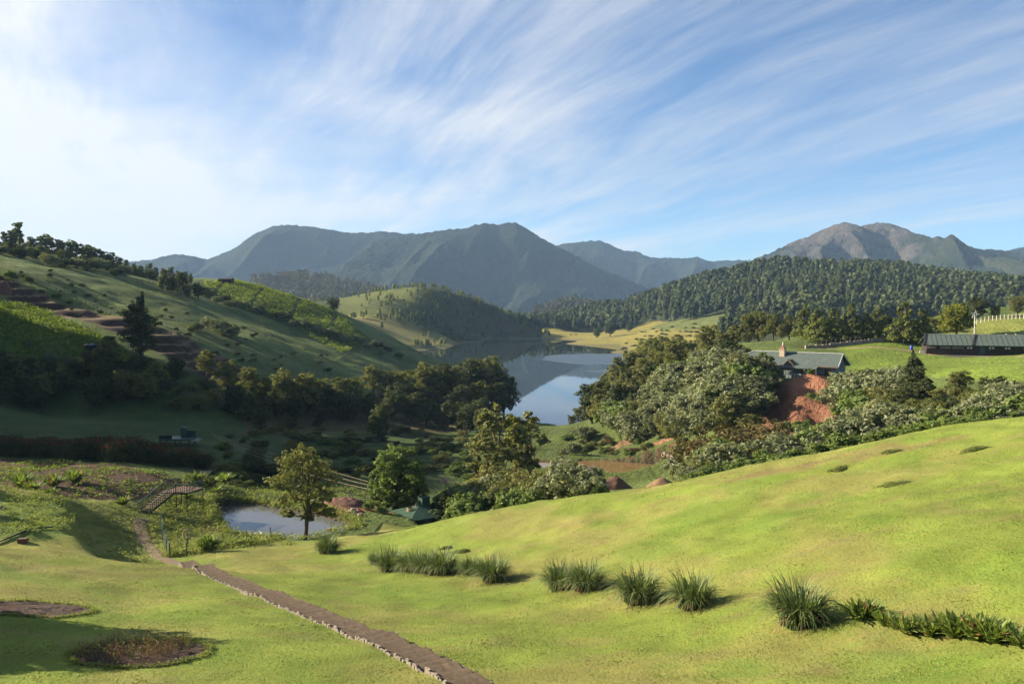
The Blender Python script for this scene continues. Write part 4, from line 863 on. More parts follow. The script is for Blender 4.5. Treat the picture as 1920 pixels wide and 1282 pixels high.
for poly, n, d0, d1 in [([(300,930),(420,935),(430,1000),(560,1018),(420,1030),(310,1025),(280,985)], 2600, 78, 100), ([(0,935),(110,935),(130,1015),(0,1020)], 900, 58, 90), ([(380,900),(700,905),(690,950),(520,950),(400,938)], 2600, 90, 125), ([(900,780),(1280,800),(1290,905),(900,905)], 5000, 120, 290), ([(120,935),(270,955),(260,990),(300,1030),(140,1030)], 700, 60, 90)]:
    q = np.array(poly); a = r.uniform(q[:, 0].min(), q[:, 0].max(), n * 2); b = r.uniform(q[:, 1].min(), q[:, 1].max(), n * 2); m = inpoly(a, b, poly)
    for a_, b_ in list(zip(a[m], b[m]))[:n // 3]:
        rough_xy.append(ray(a_, b_))
rough_xy = np.array(rough_xy); rough_xy = rough_xy + r.normal(size=rough_xy.shape) * .5
m = ~(inpoly(rough_xy[:, 0], rough_xy[:, 1], pond_poly) | inpoly(rough_xy[:, 0], rough_xy[:, 1], pond2_poly)); herb('rough_grass', rough_xy[m], .32, .13, 'lawn', 14, 'rough tufty grass round the ponds and banks', 'grass', .25, 1.0, seed=4)
# long grass on the pond banks
bk = []
for i in range(len(pond_poly)):
    p0, p1 = np.array(pond_poly[i]), np.array(pond_poly[(i + 1) % len(pond_poly)]); n = int(np.hypot(*(p1 - p0)) * 14)
    c = np.mean(pond_poly, 0)
    for t_ in r.random(n): q = p0 + (p1 - p0) * t_; o = (q - c) / np.hypot(*(q - c)); bk.append(q + o * r.uniform(.35, 1.5))
herb('bank_grass', np.array(bk), .6, .20, 'lawn', 8, 'long overhanging grass along the pond banks', 'grass', .2, .6, seed=6)
# fence-line verge between lawn and pond
vg = [ray(a, b) for a, b in zip(np.linspace(315, 548, 260), np.interp(np.linspace(315, 548, 260), [315, 370, 420, 500, 548], [1022, 1026, 1024, 1016, 1012]))]
herb('verge_grass', np.array(vg) + r.normal(size=(260, 2)) * .25, .55, .18, 'lawn', 12, 'strip of long grass along the wire fence before the pond', 'grass', .2, .6, seed=7)
# ================================================================ things
def H(x, y): return float(hz(np.array([x]), np.array([y]))[0])
def box(cx, cy_, cz, sx, sy, sz, rz=0.0, taper=1.0):
    "box vertices/faces centred in xy, standing on cz"
    v = []; c, s = math.cos(rz), math.sin(rz)
    for z, k in ((0, 1), (sz, taper)):
        for a, b in ((-1, -1), (1, -1), (1, 1), (-1, 1)):
            x, y = a * sx / 2 * k, b * sy / 2 * k; v.append((cx + x * c - y * s, cy_ + x * s + y * c, cz + z))
    return v, [[3, 2, 1, 0], [4, 5, 6, 7], [0, 1, 5, 4], [1, 2, 6, 5], [2, 3, 7, 6], [3, 0, 4, 7]]
def bar(a, b, w, h=None):
    "square bar between two points"
    a = np.array(a, float); b = np.array(b, float); h = h or w; t = b - a; t /= np.linalg.norm(t)
    ref = np.array([0, 0, 1.0]) if abs(t[2]) < .95 else np.array([1.0, 0, 0]); s = np.cross(t, ref); s /= np.linalg.norm(s); u = np.cross(s, t)
    v = [p + s * i * w / 2 + u * j * h / 2 for p in (a, b) for i, j in ((-1, -1), (1, -1), (1, 1), (-1, 1))]
    return v, [[0, 1, 2, 3], [7, 6, 5, 4], [4, 5, 1, 0], [5, 6, 2, 1], [6, 7, 3, 2], [7, 4, 0, 3]]
def join(parts):
    V = []; Fc = []; o = 0
    for v, f in parts:
        V += [tuple(p) for p in v]; Fc += [[i + o for i in q] for q in f]; o += len(v)
    return V, Fc
def part(name, parts, m, parent, smooth=False, label=None):
    v, f = join(parts if isinstance(parts, list) else [parts]); o = link(name, mesh_np(name, v, f, m, smooth), parent)
    if label: o['label'] = label
    return o
M = {
 'step': None,
 'roof': simple('roof_green', (0.068,0.090,0.080), 0.8, 0.25, 1.5, 0.2, wear=(0.09,0.10,0.09)),
 'roof2': simple('roof_grey_green', (0.075,0.100,0.085), 0.8, 0.25, 2.0, 0.2),
 'trim': simple('trim_pale', (0.42,0.43,0.40), 0.7, 0.15),
 'wallg': simple('wall_green_wash', (0.15,0.19,0.175), 0.85, 0.2, 2.0, wear=(0.20,0.21,0.19)),
 'wood': simple('dark_boards', (0.032,0.022,0.018), 0.8, 0.4, 3.0, 0.3),
 'woodp': simple('peeled_boards', (0.20,0.18,0.16), 0.85, 0.4, 4.0),
 'brownw': simple('brown_wood', (0.11,0.055,0.032), 0.75, 0.3, 5.0, 0.2),
 'cream': simple('cream_plaster', (0.40,0.33,0.23), 0.85, 0.15),
 'tile': simple('red_tile', (0.20,0.10,0.07), 0.8, 0.25),
 'white': simple('white_paint', (0.55,0.54,0.50), 0.6, 0.08),
 'orange': simple('orange_board', (0.42,0.22,0.07), 0.8, 0.2),
 'glass': simple('dark_glass', (0.02,0.025,0.03), 0.15, 0.1, spec=0.6),
 'redwin': simple('maroon_frame', (0.16,0.05,0.05), 0.6, 0.2),
 'dgreen': simple('dark_green_metal', (0.020,0.055,0.045), 0.5, 0.25, 3.0, spec=0.4),
 'sheet': simple('green_sheet', (0.025,0.060,0.038), 0.6, 0.3, 2.0, wear=(0.05,0.08,0.055)),
 'black': simple('black_iron', (0.015,0.017,0.018), 0.5, 0.2),
 'deck': simple('worn_deck', (0.19,0.125,0.09), 0.85, 0.25, 5.0, 0.2),
 'conc': simple('concrete', (0.20,0.18,0.155), 0.9, 0.2, 4.0, 0.2),
 'stone': simple('edging_stone', (0.22,0.19,0.145), 0.95, 0.35, 5.0, 0.5),
 'earth': simple('trodden_earth', (0.155,0.112,0.070), 0.97, 0.22, 7.0, 0.5),
 'redearth': simple('red_earth', (0.125,0.066,0.046), 0.97, 0.35, 3.0, 0.6),
 'mound': simple('dry_mound', (0.17,0.105,0.055), 0.97, 0.4, 3.0, 0.6),
 'rope': simple('rope', (0.30,0.23,0.14), 0.9, 0.2),
 'wire': simple('wire', (0.10,0.10,0.09), 0.6, 0.2),
 'post': simple('grey_post', (0.11,0.09,0.07), 0.9, 0.3),
 'blue': simple('blue_plastic', (0.03,0.045,0.42), 0.4, 0.15),
 'tarp': simple('blue_tarp', (0.10,0.22,0.46), 0.5, 0.3),
 'rock': simple('pale_rock', (0.27,0.21,0.165), 0.95, 0.25, 3.0, 0.5),
 'drock': simple('dark_rock', (0.085,0.060,0.048), 0.95, 0.35, 3.0, 0.6),
 'red': simple('orange_red', (0.60,0.10,0.03), 0.6, 0.1),
 'hide': simple('brown_hide', (0.14,0.06,0.03), 0.8, 0.2), 'feather': simple('white_feather', (0.70,0.69,0.66), 0.8, 0.08), 'stove': simple('blackened_stone', (0.03,0.028,0.027), 0.95, 0.3),
}
def step_mat():
    m, t, out = mat('step_earth'); p = t.new('ShaderNodeBsdfPrincipled'); p.inputs['Roughness'].default_value = .97; p.inputs['Specular IOR Level'].default_value = .1
    tc = t.new('ShaderNodeTexCoord').outputs['Object']; oi = t.new('ShaderNodeObjectInfo'); g = t.new('ShaderNodeNewGeometry'); pos = g.outputs['Position']
    n = t.noise(pos, 5.0, 6, .7); x, y, z = t.sep(tc)
    c = t.mix(t.ramp(n, .3, .7), (.085,.063,.042), (.155,.118,.078)); c = t.mix(t.math('MULTIPLY', oi.outputs['Random'], .5), c, (.10,.072,.052))
    c = t.mix(t.ramp(t.math('ADD', x, t.math('MULTIPLY', n, .12)), .35, .45, True, 0, .18), c, (.20,.16,.115))
    t.link(c, p.inputs['Base Color']); t.link(bump(t, t.noise(pos, 22.0, 4, .7), .7, .03), p.inputs['Normal']); t.link(p.outputs[0], out.inputs[0]); return m
M['step'] = step_mat()
# ---------------------------------------------------------------- stairway down the lawn
pc = [(905,1300),(850,1272),(790,1238),(700,1203),(635,1174),(565,1146),(500,1119),(440,1094),(400,1080),(376,1063),(358,1044),(345,1037)]
cl = np.array([ray(a, b) for a, b in pc]); seg = np.r_[0, np.cumsum(np.hypot(*np.diff(cl, axis=0).T))]; L_ = seg[-1]
sm = np.linspace(0, L_, 300); cxs = np.interp(sm, seg, cl[:, 0]); cys = np.interp(sm, seg, cl[:, 1])
kk = np.ones(25) / 25; pad = lambda a: np.convolve(np.pad(a, 12, 'edge'), kk, 'valid'); cxs, cys = pad(cxs), pad(cys)
seg = np.r_[0, np.cumsum(np.hypot(np.diff(cxs), np.diff(cys)))]; L_ = seg[-1]; tread = 0.92
stair = empty('stairway', (float(cxs[0]), float(cys[0]), H(cxs[0], cys[0]))); tag(stair, 'earth stairway with pale stone edging descending the lawn', kind='structure')
o0 = np.array(stair.location); n_st = int(L_ / tread); PATH = []
r = np.random.default_rng(31)
for i in range(n_st):
    s0 = (i + .5) * tread; x, y = np.interp(s0, seg, cxs), np.interp(s0, seg, cys)
    x2, y2 = np.interp(s0 + .4, seg, cxs), np.interp(s0 + .4, seg, cys); x1, y1 = np.interp(s0 - .4, seg, cxs), np.interp(s0 - .4, seg, cys)
    rz = math.atan2(y2 - y1, x2 - x1) + r.uniform(-.10, .10); PATH.append((x, y)); zt = H(x - math.cos(rz) * .2, y - math.sin(rz) * .2) + .10 + r.uniform(-.02, .02)
    w = r.uniform(1.10, 1.34) if i < n_st - 3 else 1.15; hd = .45
    # worn slab: nosing a little lower in the middle
    v = []; nx_ = 7
    for a in (-1, 1):
        for j in range(nx_):
            b = (j / (nx_ - 1) - .5) * w; v.append((a * tread * (.52 + r.uniform(-.03, .03)), b, -.025 * (1 - (2 * b / w) ** 2) + r.uniform(-.008, .008) + (.035 if a > 0 else -.035)))
    n_ = len(v); v += [(p[0], p[1], -hd) for p in v]
    f = [[j, j + nx_, j + nx_ + 1, j + 1] for j in range(nx_ - 1)] + [[j, j + 1, j + 1 + n_, j + n_] for j in range(nx_ - 1)] + [[j + nx_ + 1, j + nx_, j + nx_ + n_, j + nx_ + 1 + n_] for j in range(nx_ - 1)] + [[0, n_, n_ + nx_, nx_], [nx_ - 1, 2 * nx_ - 1, 2 * nx_ - 1 + n_, nx_ - 1 + n_]]
    o = link('step', mesh_np('step', v, f, M['step']), stair, np.array([x, y, zt]) - o0, rz)
    for side, num in ((-1, 2), (1, 4)):      # the camera sees the edging on the downhill-left side
        for q in range(num):
            sx = tread / num * r.uniform(.75, 1.0); hh = r.uniform(.30, .5); lx = (q + .5) / num * tread - tread / 2
            ly = side * (w / 2 + .07); ll = r.uniform(.06, .10)
            wx = x + math.cos(rz) * lx - math.sin(rz) * ly; wy = y + math.sin(rz) * lx + math.cos(rz) * ly
            st_v, st_f = box(0, 0, 0, sx, ll, hh, 0, r.uniform(.75, .95))
            st_v = [(p[0] + r.uniform(-.02, .02), p[1] + r.uniform(-.02, .02), p[2] + r.uniform(-.02, .03)) for p in st_v]
            ob = link('edging_stone', mesh_np('edging_stone', st_v, st_f, M['stone']), stair, np.array([wx, wy, zt - hh + (.07 if side > 0 else -.06) + r.uniform(-.03, .03)]) - o0, rz + r.uniform(-.1, .1))
            ob.rotation_euler[1] = r.uniform(-.12, .12)
# smooth footpath between the stairs and the bridge
pp = np.array([ray(a, b) for a, b in [(345,1038),(322,1032),(300,1021),(283,1006),(272,994),(265,982),(262,972)]])
ss = np.r_[0, np.cumsum(np.hypot(*np.diff(pp, axis=0).T))]; q = np.linspace(0, ss[-1], 60); fx_ = np.interp(q, ss, pp[:, 0]); fy_ = np.interp(q, ss, pp[:, 1])
tx = np.gradient(fx_); ty = np.gradient(fy_); nl = np.hypot(tx, ty); V = []
for j, off in enumerate(np.linspace(-.6, .6, 7)):
    X_ = fx_ - ty / nl * off; Y_ = fy_ + tx / nl * off; V.append(np.stack([X_, Y_, hz(X_, Y_) + .06 - .05 * (abs(off) > .55)], -1))
tag(link('footpath', mesh_np('footpath', np.concatenate(V), grid_faces(60, 7), M['earth'], True)), 'narrow trodden footpath from the stairs to the bridge', kind='structure')
PATH += list(zip(fx_[::3], fy_[::3]))
# lawn blades
g = LAWN_XY; dp = np.full(len(g), 9.0)
for x, y in PATH: dp = np.minimum(dp, np.hypot(g[:, 0] - x, g[:, 1] - y))
g = g[dp > .85]; r = np.random.default_rng(33); n = len(g); z = hz(g[:, 0], g[:, 1])
hgt = r.uniform(.02, .055, n) * (1 + .6 * fbm(g[:, 0] / 1.5, g[:, 1] / 1.5, 2, 77)); th = r.uniform(0, 6.28, n); wd = hgt * r.uniform(.35, .7, n) ; ln = r.normal(size=(n, 2)) * hgt[:, None] * 1.1
c = np.column_stack([g, z]); dx = np.column_stack([np.cos(th) * wd, np.sin(th) * wd, np.zeros(n)]); tip = np.column_stack([ln, hgt * 0.8])
v = np.stack([c - dx, c + dx, c + tip], 1).reshape(-1, 3)
sh = np.clip(.5 + 1.0 * fbm(g[:, 0] / 3, g[:, 1] / 3, 3, 78) + r.uniform(-.25, .25, n), 0, 1)
tag(link('grass', mesh_np('grass', v, np.arange(3 * n).reshape(-1, 3), ML['lawn'], False, {'shade': np.repeat(sh, 3)})), 'short mown grass of the lawn', 'grass', kind='stuff')
# ---------------------------------------------------------------- tufts of tall grass on the lawn
def blades(r, n, h, spread, width, lean, m, name, segs=4):
    V = []; Fc = []; S = []; o = 0
    for i in range(n):
        th = r.uniform(0, 6.28); b = np.array([math.cos(th), math.sin(th)]) * spread * math.sqrt(r.random()) ; dirr = th + r.normal() * .7; d = np.array([math.cos(dirr), math.sin(dirr)])
        L = h * r.uniform(.55, 1.1); le = lean * r.uniform(.3, 1.2); sd = np.array([-d[1], d[0]]); s = r.uniform(.05, .85)
        for j in range(segs + 1):
            t = j / segs; a = le * t * 1.25; q = L * t
            x = b + d * q * math.sin(a) * .8; zz = q * math.cos(a); w = width * (1 - t ** 1.6) + .002
            V += [(*(x - sd * w), zz), (*(x + sd * w), zz)]; S += [s * (.55 + .45 * t)] * 2
        for j in range(segs): Fc.append([o + 2 * j, o + 2 * j + 1, o + 2 * j + 3, o + 2 * j + 2])
        o += 2 * (segs + 1)
    return mesh_np(name, V, np.array(Fc), m, False, {'shade': np.array(S)})
tm_ = [blades(np.random.default_rng(40 + i), 560, 1.0, .36, .017, 1.0, ML['reed'], 'tuft_blades') for i in range(3)]
td_ = [blades(np.random.default_rng(46 + i), 70, .85, .40, .016, 1.35, ML['straw'], 'dead_blades') for i in range(2)]
tufts = [(615,1001,1037,1.0,'tall grass tuft nearest the pond tree at the far end of the lawn row'),(702,1033,1058,.8,'small grass tuft at the left end of the first lawn cluster'),(733,1027,1070,1.0,'grass tuft at the right end of the first lawn cluster'),
 (775,1033,1070,1.1,'grass tuft at the left end of the second lawn cluster'),(800,1032,1072,1.0,'grass tuft in the middle of the second lawn cluster'),(830,1029,1074,1.0,'grass tuft at the right end of the second lawn cluster'),(885,1043,1078,1.05,'grass tuft at the left end of the third lawn cluster'),(924,1040,1090,1.0,'bigger grass tuft at the right end of the third lawn cluster'),
 (1053,1051,1106,1.0,'left grass tuft of the touching pair in the middle of the lawn'),(1100,1052,1108,1.0,'right grass tuft of the touching pair in the middle of the lawn'),(1196,1062,1128,1.0,'round grass tuft third from the right in the lawn row'),(1298,1073,1144,1.0,'round grass tuft second from the right in the lawn row'),(1498,1083,1170,1.0,'largest grass tuft, last on the right of the lawn row')]
for i, (a, t_, b, w, lb) in enumerate(tufts):
    x, y = ray(a, b); z = H(x, y); h = (P(a, t_, y)[2] - z) * 1.12; e = empty('grass_tuft', (x, y, z - .03), i * 1.7, (h * w * 1.0, h * w * 1.0, h)); tag(e, lb, 'grass tuft', 'tall grass tufts in a row on the lawn'); link('blades', tm_[i % 3], e); link('dead_blades', td_[i % 2], e)
# cut grass heaps
def heap(name, a, b, rx, ry, h, m, label, cat, leafy=True, seed=1, group=None, mm=None):
    x, y = ray(a, b); r = np.random.default_rng(seed); n = 700; th = r.uniform(0, 6.28, n); q = np.sqrt(r.random(n)) * (1 + .25 * np.sin(th * 3 + seed)); X_ = x + np.cos(th) * q * rx; Y_ = y + np.sin(th) * q * ry
    zz = hz(X_, Y_) + h * np.clip(1 - q ** 2 + fbm(X_ * 2, Y_ * 2, 2, seed) * .5, 0, 2); nn = unit(n, r) * .45 + np.array([-.25, 0, 1.0]); nn /= np.linalg.norm(nn, axis=1, keepdims=True)
    v, f, s = leaves(np.column_stack([X_, Y_, zz]), nn, .10, r, .25); o = link(name, mesh_np(name, v, f, m, False, {'shade': s})); return tag(o, label, cat, group)
for i, (a, b, rx, ry, lb) in enumerate([(1570,884,.75,.5,'small heap of cut grass on the upper lawn, left of two near each other'),(1676,909,1.0,.6,'widest heap of cut grass on the right lawn'),(1668,851,.8,.5,'faint heap of cut grass near the worn strip on the lawn'),(1826,843,1.0,.5,'heap of cut grass highest on the right of the lawn'),(864,1035,.75,.6,'heap of cut grass behind the third tuft cluster'),(836,1029,.5,.4,'smaller heap of cut grass behind the second tuft cluster')]):
    heap('grass_heap', a, b, rx, ry, .16, ML['heap'], lb, 'grass heap', seed=50 + i, group='heaps of cut grass on the lawn')
# leafy row at the lower right
def rosette(r, n, h, w, m, name):
    V = []; Fc = []; S = []; o = 0
    for i in range(n):
        th = r.uniform(0, 6.28); le = r.uniform(.15, .9); L = h * r.uniform(.5, 1.05); d = np.array([math.cos(th), math.sin(th)]); sd = np.array([-d[1], d[0]]); s = r.uniform(0, 1); b = d * r.uniform(0, .22)
        for t, ww in ((0, .25), (.35, 1), (.7, .8), (1, .05)):
            a = le * (0.6 + .6 * t); x = b + d * L * t * math.sin(a); V += [(*(x - sd * w * ww), L * t * math.cos(a)), (*(x + sd * w * ww), L * t * math.cos(a) + .02)]; S += [s] * 2
        for j in range(3): Fc.append([o + 2 * j, o + 2 * j + 1, o + 2 * j + 3, o + 2 * j + 2])
        o += 8
    return mesh_np(name, V, np.array(Fc), m, False, {'shade': np.array(S)})
rm_ = [rosette(np.random.default_rng(60 + i), 90, 1.0, .075, ML['canna'], 'leaf_fan') for i in range(3)]
rowp = [(1612,1168,.75),(1632,1162,.65),(1660,1180,.5),(1680,1186,.5),(1700,1190,.55),(1722,1190,.5),(1745,1192,.6),(1766,1190,.65),(1788,1194,.75),(1808,1200,.7),(1828,1198,.75),(1846,1204,.7),(1864,1206,.75),(1884,1208,.6),(1904,1212,.55),(1922,1216,.5)]
for i, (a, b, h) in enumerate(rowp):
    x, y = ray(a, b); e = empty('lily_plant', (x, y, H(x, y) - .02), i * 1.3, (h * 1.35, h * 1.35, h * 1.1)); tag(e, od(min(i, 15), 16, 'broad-leaved plant in the row at lower right'), 'plant', 'low leafy row on the right lawn'); link('leaves', rm_[i % 3], e)
x, y = ray(391, 1027); e = empty('leafy_plant', (x, y, H(x, y)), 0, (1.9, 1.9, 2.0)); tag(e, 'dense glossy green plant beside the wire fence at the pond', 'plant'); link('leaves', rosette(np.random.default_rng(70), 240, .8, .05, ML['green'], 'plant_leaves'), e)
for i, (a, b, s) in enumerate([(140,905,2.2),(100,912,1.8),(40,915,2.0),(60,925,1.6),(232,945,1.3),(95,935,1.1),(370,905,2.0),(395,912,1.8),(420,905,1.8),(405,925,1.3),(352,935,1.2)]):
    x, y = ray(a, b); e = empty('leafy_plant', (x, y, H(x, y)), i * 1.1, (s, s, s * .8)); tag(e, 'broad-leaved plant at the edge of the tilled plot near the bridge', 'plant', 'broad-leaved plants round the bridge'); link('leaves', rm_[i % 3], e)
def HG(x, y):
    "height of the ground mesh itself"
    i = np.clip(np.searchsorted(xs, x) - 1, 0, len(xs) - 2); j = np.clip(np.searchsorted(ys, y) - 1, 0, len(ys) - 2)
    u_ = (x - xs[i]) / (xs[i + 1] - xs[i]); v_ = (y - ys[j]) / (ys[j + 1] - ys[j])
    return (GZ[j, i] * (1 - u_) + GZ[j, i + 1] * u_) * (1 - v_) + (GZ[j + 1, i] * (1 - u_) + GZ[j + 1, i + 1] * u_) * v_
# ---------------------------------------------------------------- flower beds
r = np.random.default_rng(80)
def stalk_mesh(seed, m):
    r = np.random.default_rng(seed); L = [[(0, 0, -.03, .008), (r.uniform(-.05, .05), r.uniform(-.05, .05), .5, .006), (r.uniform(-.1, .1), r.uniform(-.1, .1), 1, .004)]]
    for k in range(5): z = r.uniform(.3, .95); a = r.uniform(0, 6.28); L.append([(0, 0, z - .08, .005), (math.cos(a) * .08, math.sin(a) * .08, z, .004), (math.cos(a) * .12, math.sin(a) * .12, z + .12, .003)])
    v, f = tubes(L, 3); c = np.column_stack([r.normal(size=(22, 2)) * .08, r.uniform(.15, 1, 22)]); v2, f2, s2 = leaves(c, unit(22, r), .055, r, .4)
    return mesh_np('stalk', np.concatenate([v, v2]), f + [list(q + len(v)) for q in f2], m, False, {'shade': np.concatenate([np.full(len(v), .2), s2])})
sd_ = [stalk_mesh(90 + i, ML['straw']) for i in range(4)]; sg_ = [stalk_mesh(95 + i, ML['green']) for i in range(3)]
for bi, (bx, by, bz, br) in enumerate(beds):
    V = []; 
    tt = np.linspace(0, 2 * math.pi, 49)[None]; wob = 1 + fbm(np.cos(tt) * 4 + bi * 5, np.sin(tt) * 4, 3, 97) * .035; rr = np.linspace(0, 1, 12)[:, None] * br; X_ = bx + rr * wob * np.cos(tt); Y_ = by + rr * wob * np.sin(tt)
    Z_ = HG(X_, Y_) + .015 + fbm(X_ * 3, Y_ * 3, 3, 99) * .12 * sstep(1.0, .85, rr / br)
    o = link('flower_bed', mesh_np('flower_bed', np.stack([X_, Y_, Z_], -1).reshape(-1, 3), grid_faces(49, 12), simple('bed_soil%d' % bi, (0.055,0.033,0.023) if bi == 0 else (0.060,0.037,0.027), 0.97, 0.4, 6.0, 0.8), False))
    tag(o, ['round bed of bare soil and dry stalks at the lower left', 'bare round soil bed at the left edge of the lawn'][bi], 'flower bed', 'round beds on the lawn')
for bi, (bx, by, bz, br) in enumerate(beds):
    th = r.uniform(0, 6.28, 900); q = br * (1.0 + r.normal(size=900) * .018); herb('bed_fringe', np.column_stack([bx + np.cos(th) * q, by + np.sin(th) * q]), .11, .06, 'lawn', 4, ['ragged turf edge round the bed of dry stalks', 'ragged turf edge round the bare bed'][bi], 'grass', .25, .8, seed=600 + bi)
bx, by, bz, br = beds[0]
for i in range(340):
    th = r.uniform(0, 6.28); q = br * .88 * math.sqrt(r.random()); x, y = bx + math.cos(th) * q * .95 - .12, by + math.sin(th) * q; gr = r.random() < .22
    if x > bx + br * .62: continue
    h = r.uniform(.25, .6); o = link('bed_plant' if gr else 'dry_stalk', (sg_ if gr else sd_)[i % 3], None, (x, y, H(x, y)), r.uniform(0, 6.28), (h * 1.1, h * 1.1, h)); tag(o, 'small green plant among the dry stalks of the round bed' if gr else 'dry brown stalk standing in the round bed', 'plant', 'green plants in the round bed' if gr else 'dry stalks in the round bed')
# ---------------------------------------------------------------- footbridge with steps
e = empty('footbridge', (-38.4, 88.2, H(-38.4, 88.2))); tag(e, 'dark iron footbridge with wooden steps and deck over the ditch', 'bridge'); ob = np.array(e.location)
up = np.array([1.2, 3.6]); up = up / np.hypot(*up); sdv = np.array([up[1], -up[0]]); n = 9; rise = (17.55 - ob[2]) / n; run = .42; W2 = .75
def bp(u_, s_, z_): q = up * u_ + sdv * s_; return (q[0], q[1], z_)
for i in range(n):
    z = (i + 1) * rise; c0 = bp((i + .5) * run, 0, z); v, f = box(c0[0], c0[1], z - .05, 1.5, .34, .06, math.atan2(sdv[1], sdv[0])); part('tread', (v, f), M['deck'], e)
top = n * run; Zd = n * rise
for s_ in (-1, 1): part('stringer', bar(bp(0, s_ * (W2 + .03), .05), bp(top, s_ * (W2 + .03), Zd - .05), .06, .2), M['black'], e)
dl = 2.8; dw = 2.9
for k in range(9): c0 = bp(top + .15 + (k + .5) * dl / 9, dw / 2 - W2, 0); v, f = box(c0[0], c0[1], Zd - .06, dw, dl / 9 * .94, .07, math.atan2(sdv[1], sdv[0])); part('deck_board', (v, f), M['deck'], e)
part('deck_frame', [bar(bp(top + .1, -W2, Zd - .13), bp(top + dl, -W2, Zd - .13), .08, .14), bar(bp(top + .1, dw - W2, Zd - .13), bp(top + dl, dw - W2, Zd - .13), .08, .14), bar(bp(top + .12, -W2, Zd - .13), bp(top + .12, dw - W2, Zd - .13), .08, .13), bar(bp(top + dl, -W2, Zd - .13), bp(top + dl, dw - W2, Zd - .13), .08, .13)], M['black'], e)
for u_, s_ in ((top + .2, -W2), (top + .2, dw - W2), (top + dl, -W2), (top + dl, dw - W2), (top + .2, W2)):
    q = bp(u_, s_, 0); zg = H(q[0] + ob[0], q[1] + ob[1]) - ob[2] - .3; part('leg', bar((q[0], q[1], zg), (q[0], q[1], Zd - .08), .07), M['black'], e)
def railing(pts, nb, hgt=.85):
    P_ = np.array(pts, float); rl_ = [bar(a + np.array([0, 0, hgt]), b + np.array([0, 0, hgt]), .075) for a, b in zip(P_[:-1], P_[1:])]; ro = part('railing', rl_, M['dgreen'], e)
    sg = np.r_[0, np.cumsum(np.linalg.norm(np.diff(P_, axis=0), axis=1))]
    for t in np.linspace(0, sg[-1], nb):
        q = np.array([np.interp(t, sg, P_[:, k]) for k in range(3)]); part('baluster', bar(q, q + np.array([0, 0, hgt]), .055), M['dgreen'], ro)
railing([bp(0, -W2 - .06, 0), bp(top * .5, -W2 - .06, Zd * .5 + .05), bp(top, -W2 - .06, Zd + .12), bp(top + .8, -W2 - .06, Zd + .25), bp(top + dl * .8, -W2 - .06, Zd + .1), bp(top + dl, -W2 - .06, Zd - .05)], 30)
railing([bp(0, W2 + .06, 0), bp(top, W2 + .06, Zd)], 14); railing([bp(top + .12, W2 + .06, Zd), bp(top + .12, dw - W2, Zd)], 6); railing([bp(top + .12, dw - W2, Zd), bp(top + dl, dw - W2, Zd)], 12)
x, y = ray(392, 889); v, f = box(0, 0, -.1, 2.6, 1.9, .3, .4); o = link('slab', mesh_np('slab', v, f, M['deck']), None, (x, y, H(x, y) + .1)); tag(o, 'flat wooden plank crossing in the shade behind the bridge', 'plank crossing')
# ---------------------------------------------------------------- green house on the scar
e = empty('house', (60.0, 157.6, 23.7), math.atan2(.61, -.795)); tag(e, 'long green-roofed house with a cream chimney above the red scar', 'house')
HL, HD, EV = 20.5, 6.4, 2.6; RZ = 4.75; oh = .55      # local x runs away from us, local y towards the camera side is negative side
s = -1                                                     # depth axis points to the back
def hp(x, y, z): return (x, -y, z)
part('wall', [box(HL / 2, -HD / 2, -1.2, HL - .3, HD - .4, EV + 1.2)], M['wallg'], e)
part('gable', ([hp(.15, .2, EV - .1), hp(.15, HD - .2, EV - .1), hp(.15, HD / 2, RZ - .15), hp(.45, .2, EV - .1), hp(.45, HD - .2, EV - .1), hp(.45, HD / 2, RZ - .15)], [[0, 2, 1], [3, 4, 5], [0, 1, 4, 3], [1, 2, 5, 4], [2, 0, 3, 5]]), M['wallg'], e)
rv = [hp(-oh, -oh, EV - .15), hp(HL + oh, -oh, EV - .15), hp(HL + oh, HD + oh, EV - .15), hp(-oh, HD + oh, EV - .15), hp(-.3, HD / 2, RZ), hp(HL - 3.6, HD / 2, RZ)]
rv += [(a, b, c - .14) for a, b, c in rv]
part('roof', (rv, [[0, 1, 5, 4], [1, 2, 5], [2, 3, 4, 5], [6, 10, 11, 7], [7, 11, 8], [8, 11, 10, 9], [0, 6, 7, 1], [1, 7, 8, 2], [2, 8, 9, 3], [3, 9, 10, 4], [4, 10, 6, 0]]), M['roof'], e)
ro = [c for c in e.children if c.name.startswith('roof')][0]
part('ridge_cap', [bar(hp(-.35, HD / 2, RZ + .05), hp(HL - 3.6, HD / 2, RZ + .05), .25, .1), bar(hp(HL - 3.6, HD / 2, RZ + .05), hp(HL + oh, -oh, EV - .1), .2, .1)], M['trim'], ro)
part('verge_board', [bar(hp(-oh - .03, -oh, EV - .1), hp(-.33, HD / 2, RZ + .02), .1, .22), bar(hp(-oh - .03, HD + oh, EV - .1), hp(-.33, HD / 2, RZ + .02), .1, .22)], M['trim'], ro)
part('fascia', [bar(hp(-oh, -oh - .03, EV - .22), hp(HL + oh, -oh - .03, EV - .22), .06, .18)], M['brownw'], ro)
for dx_ in (8.6, 17.6):
    zb = EV + .1
    do = part('dormer', ([hp(dx_ - .9, -.75, zb - .3), hp(dx_ + .9, -.75, zb - .3), hp(dx_, -.75, zb + .8), hp(dx_ - .9, 1.2, zb + .3), hp(dx_ + .9, 1.2, zb + .3), hp(dx_, 2.2, zb + .82)], [[0, 2, 5, 3], [1, 4, 5, 2], [0, 1, 2]]), M['roof'], ro)
    part('bargeboard', [bar(hp(dx_ - 1, -.8, zb - .35), hp(dx_, -.8, zb + .85), .07, .2), bar(hp(dx_ + 1, -.8, zb - .35), hp(dx_, -.8, zb + .85), .07, .2)], M['brownw'], do)
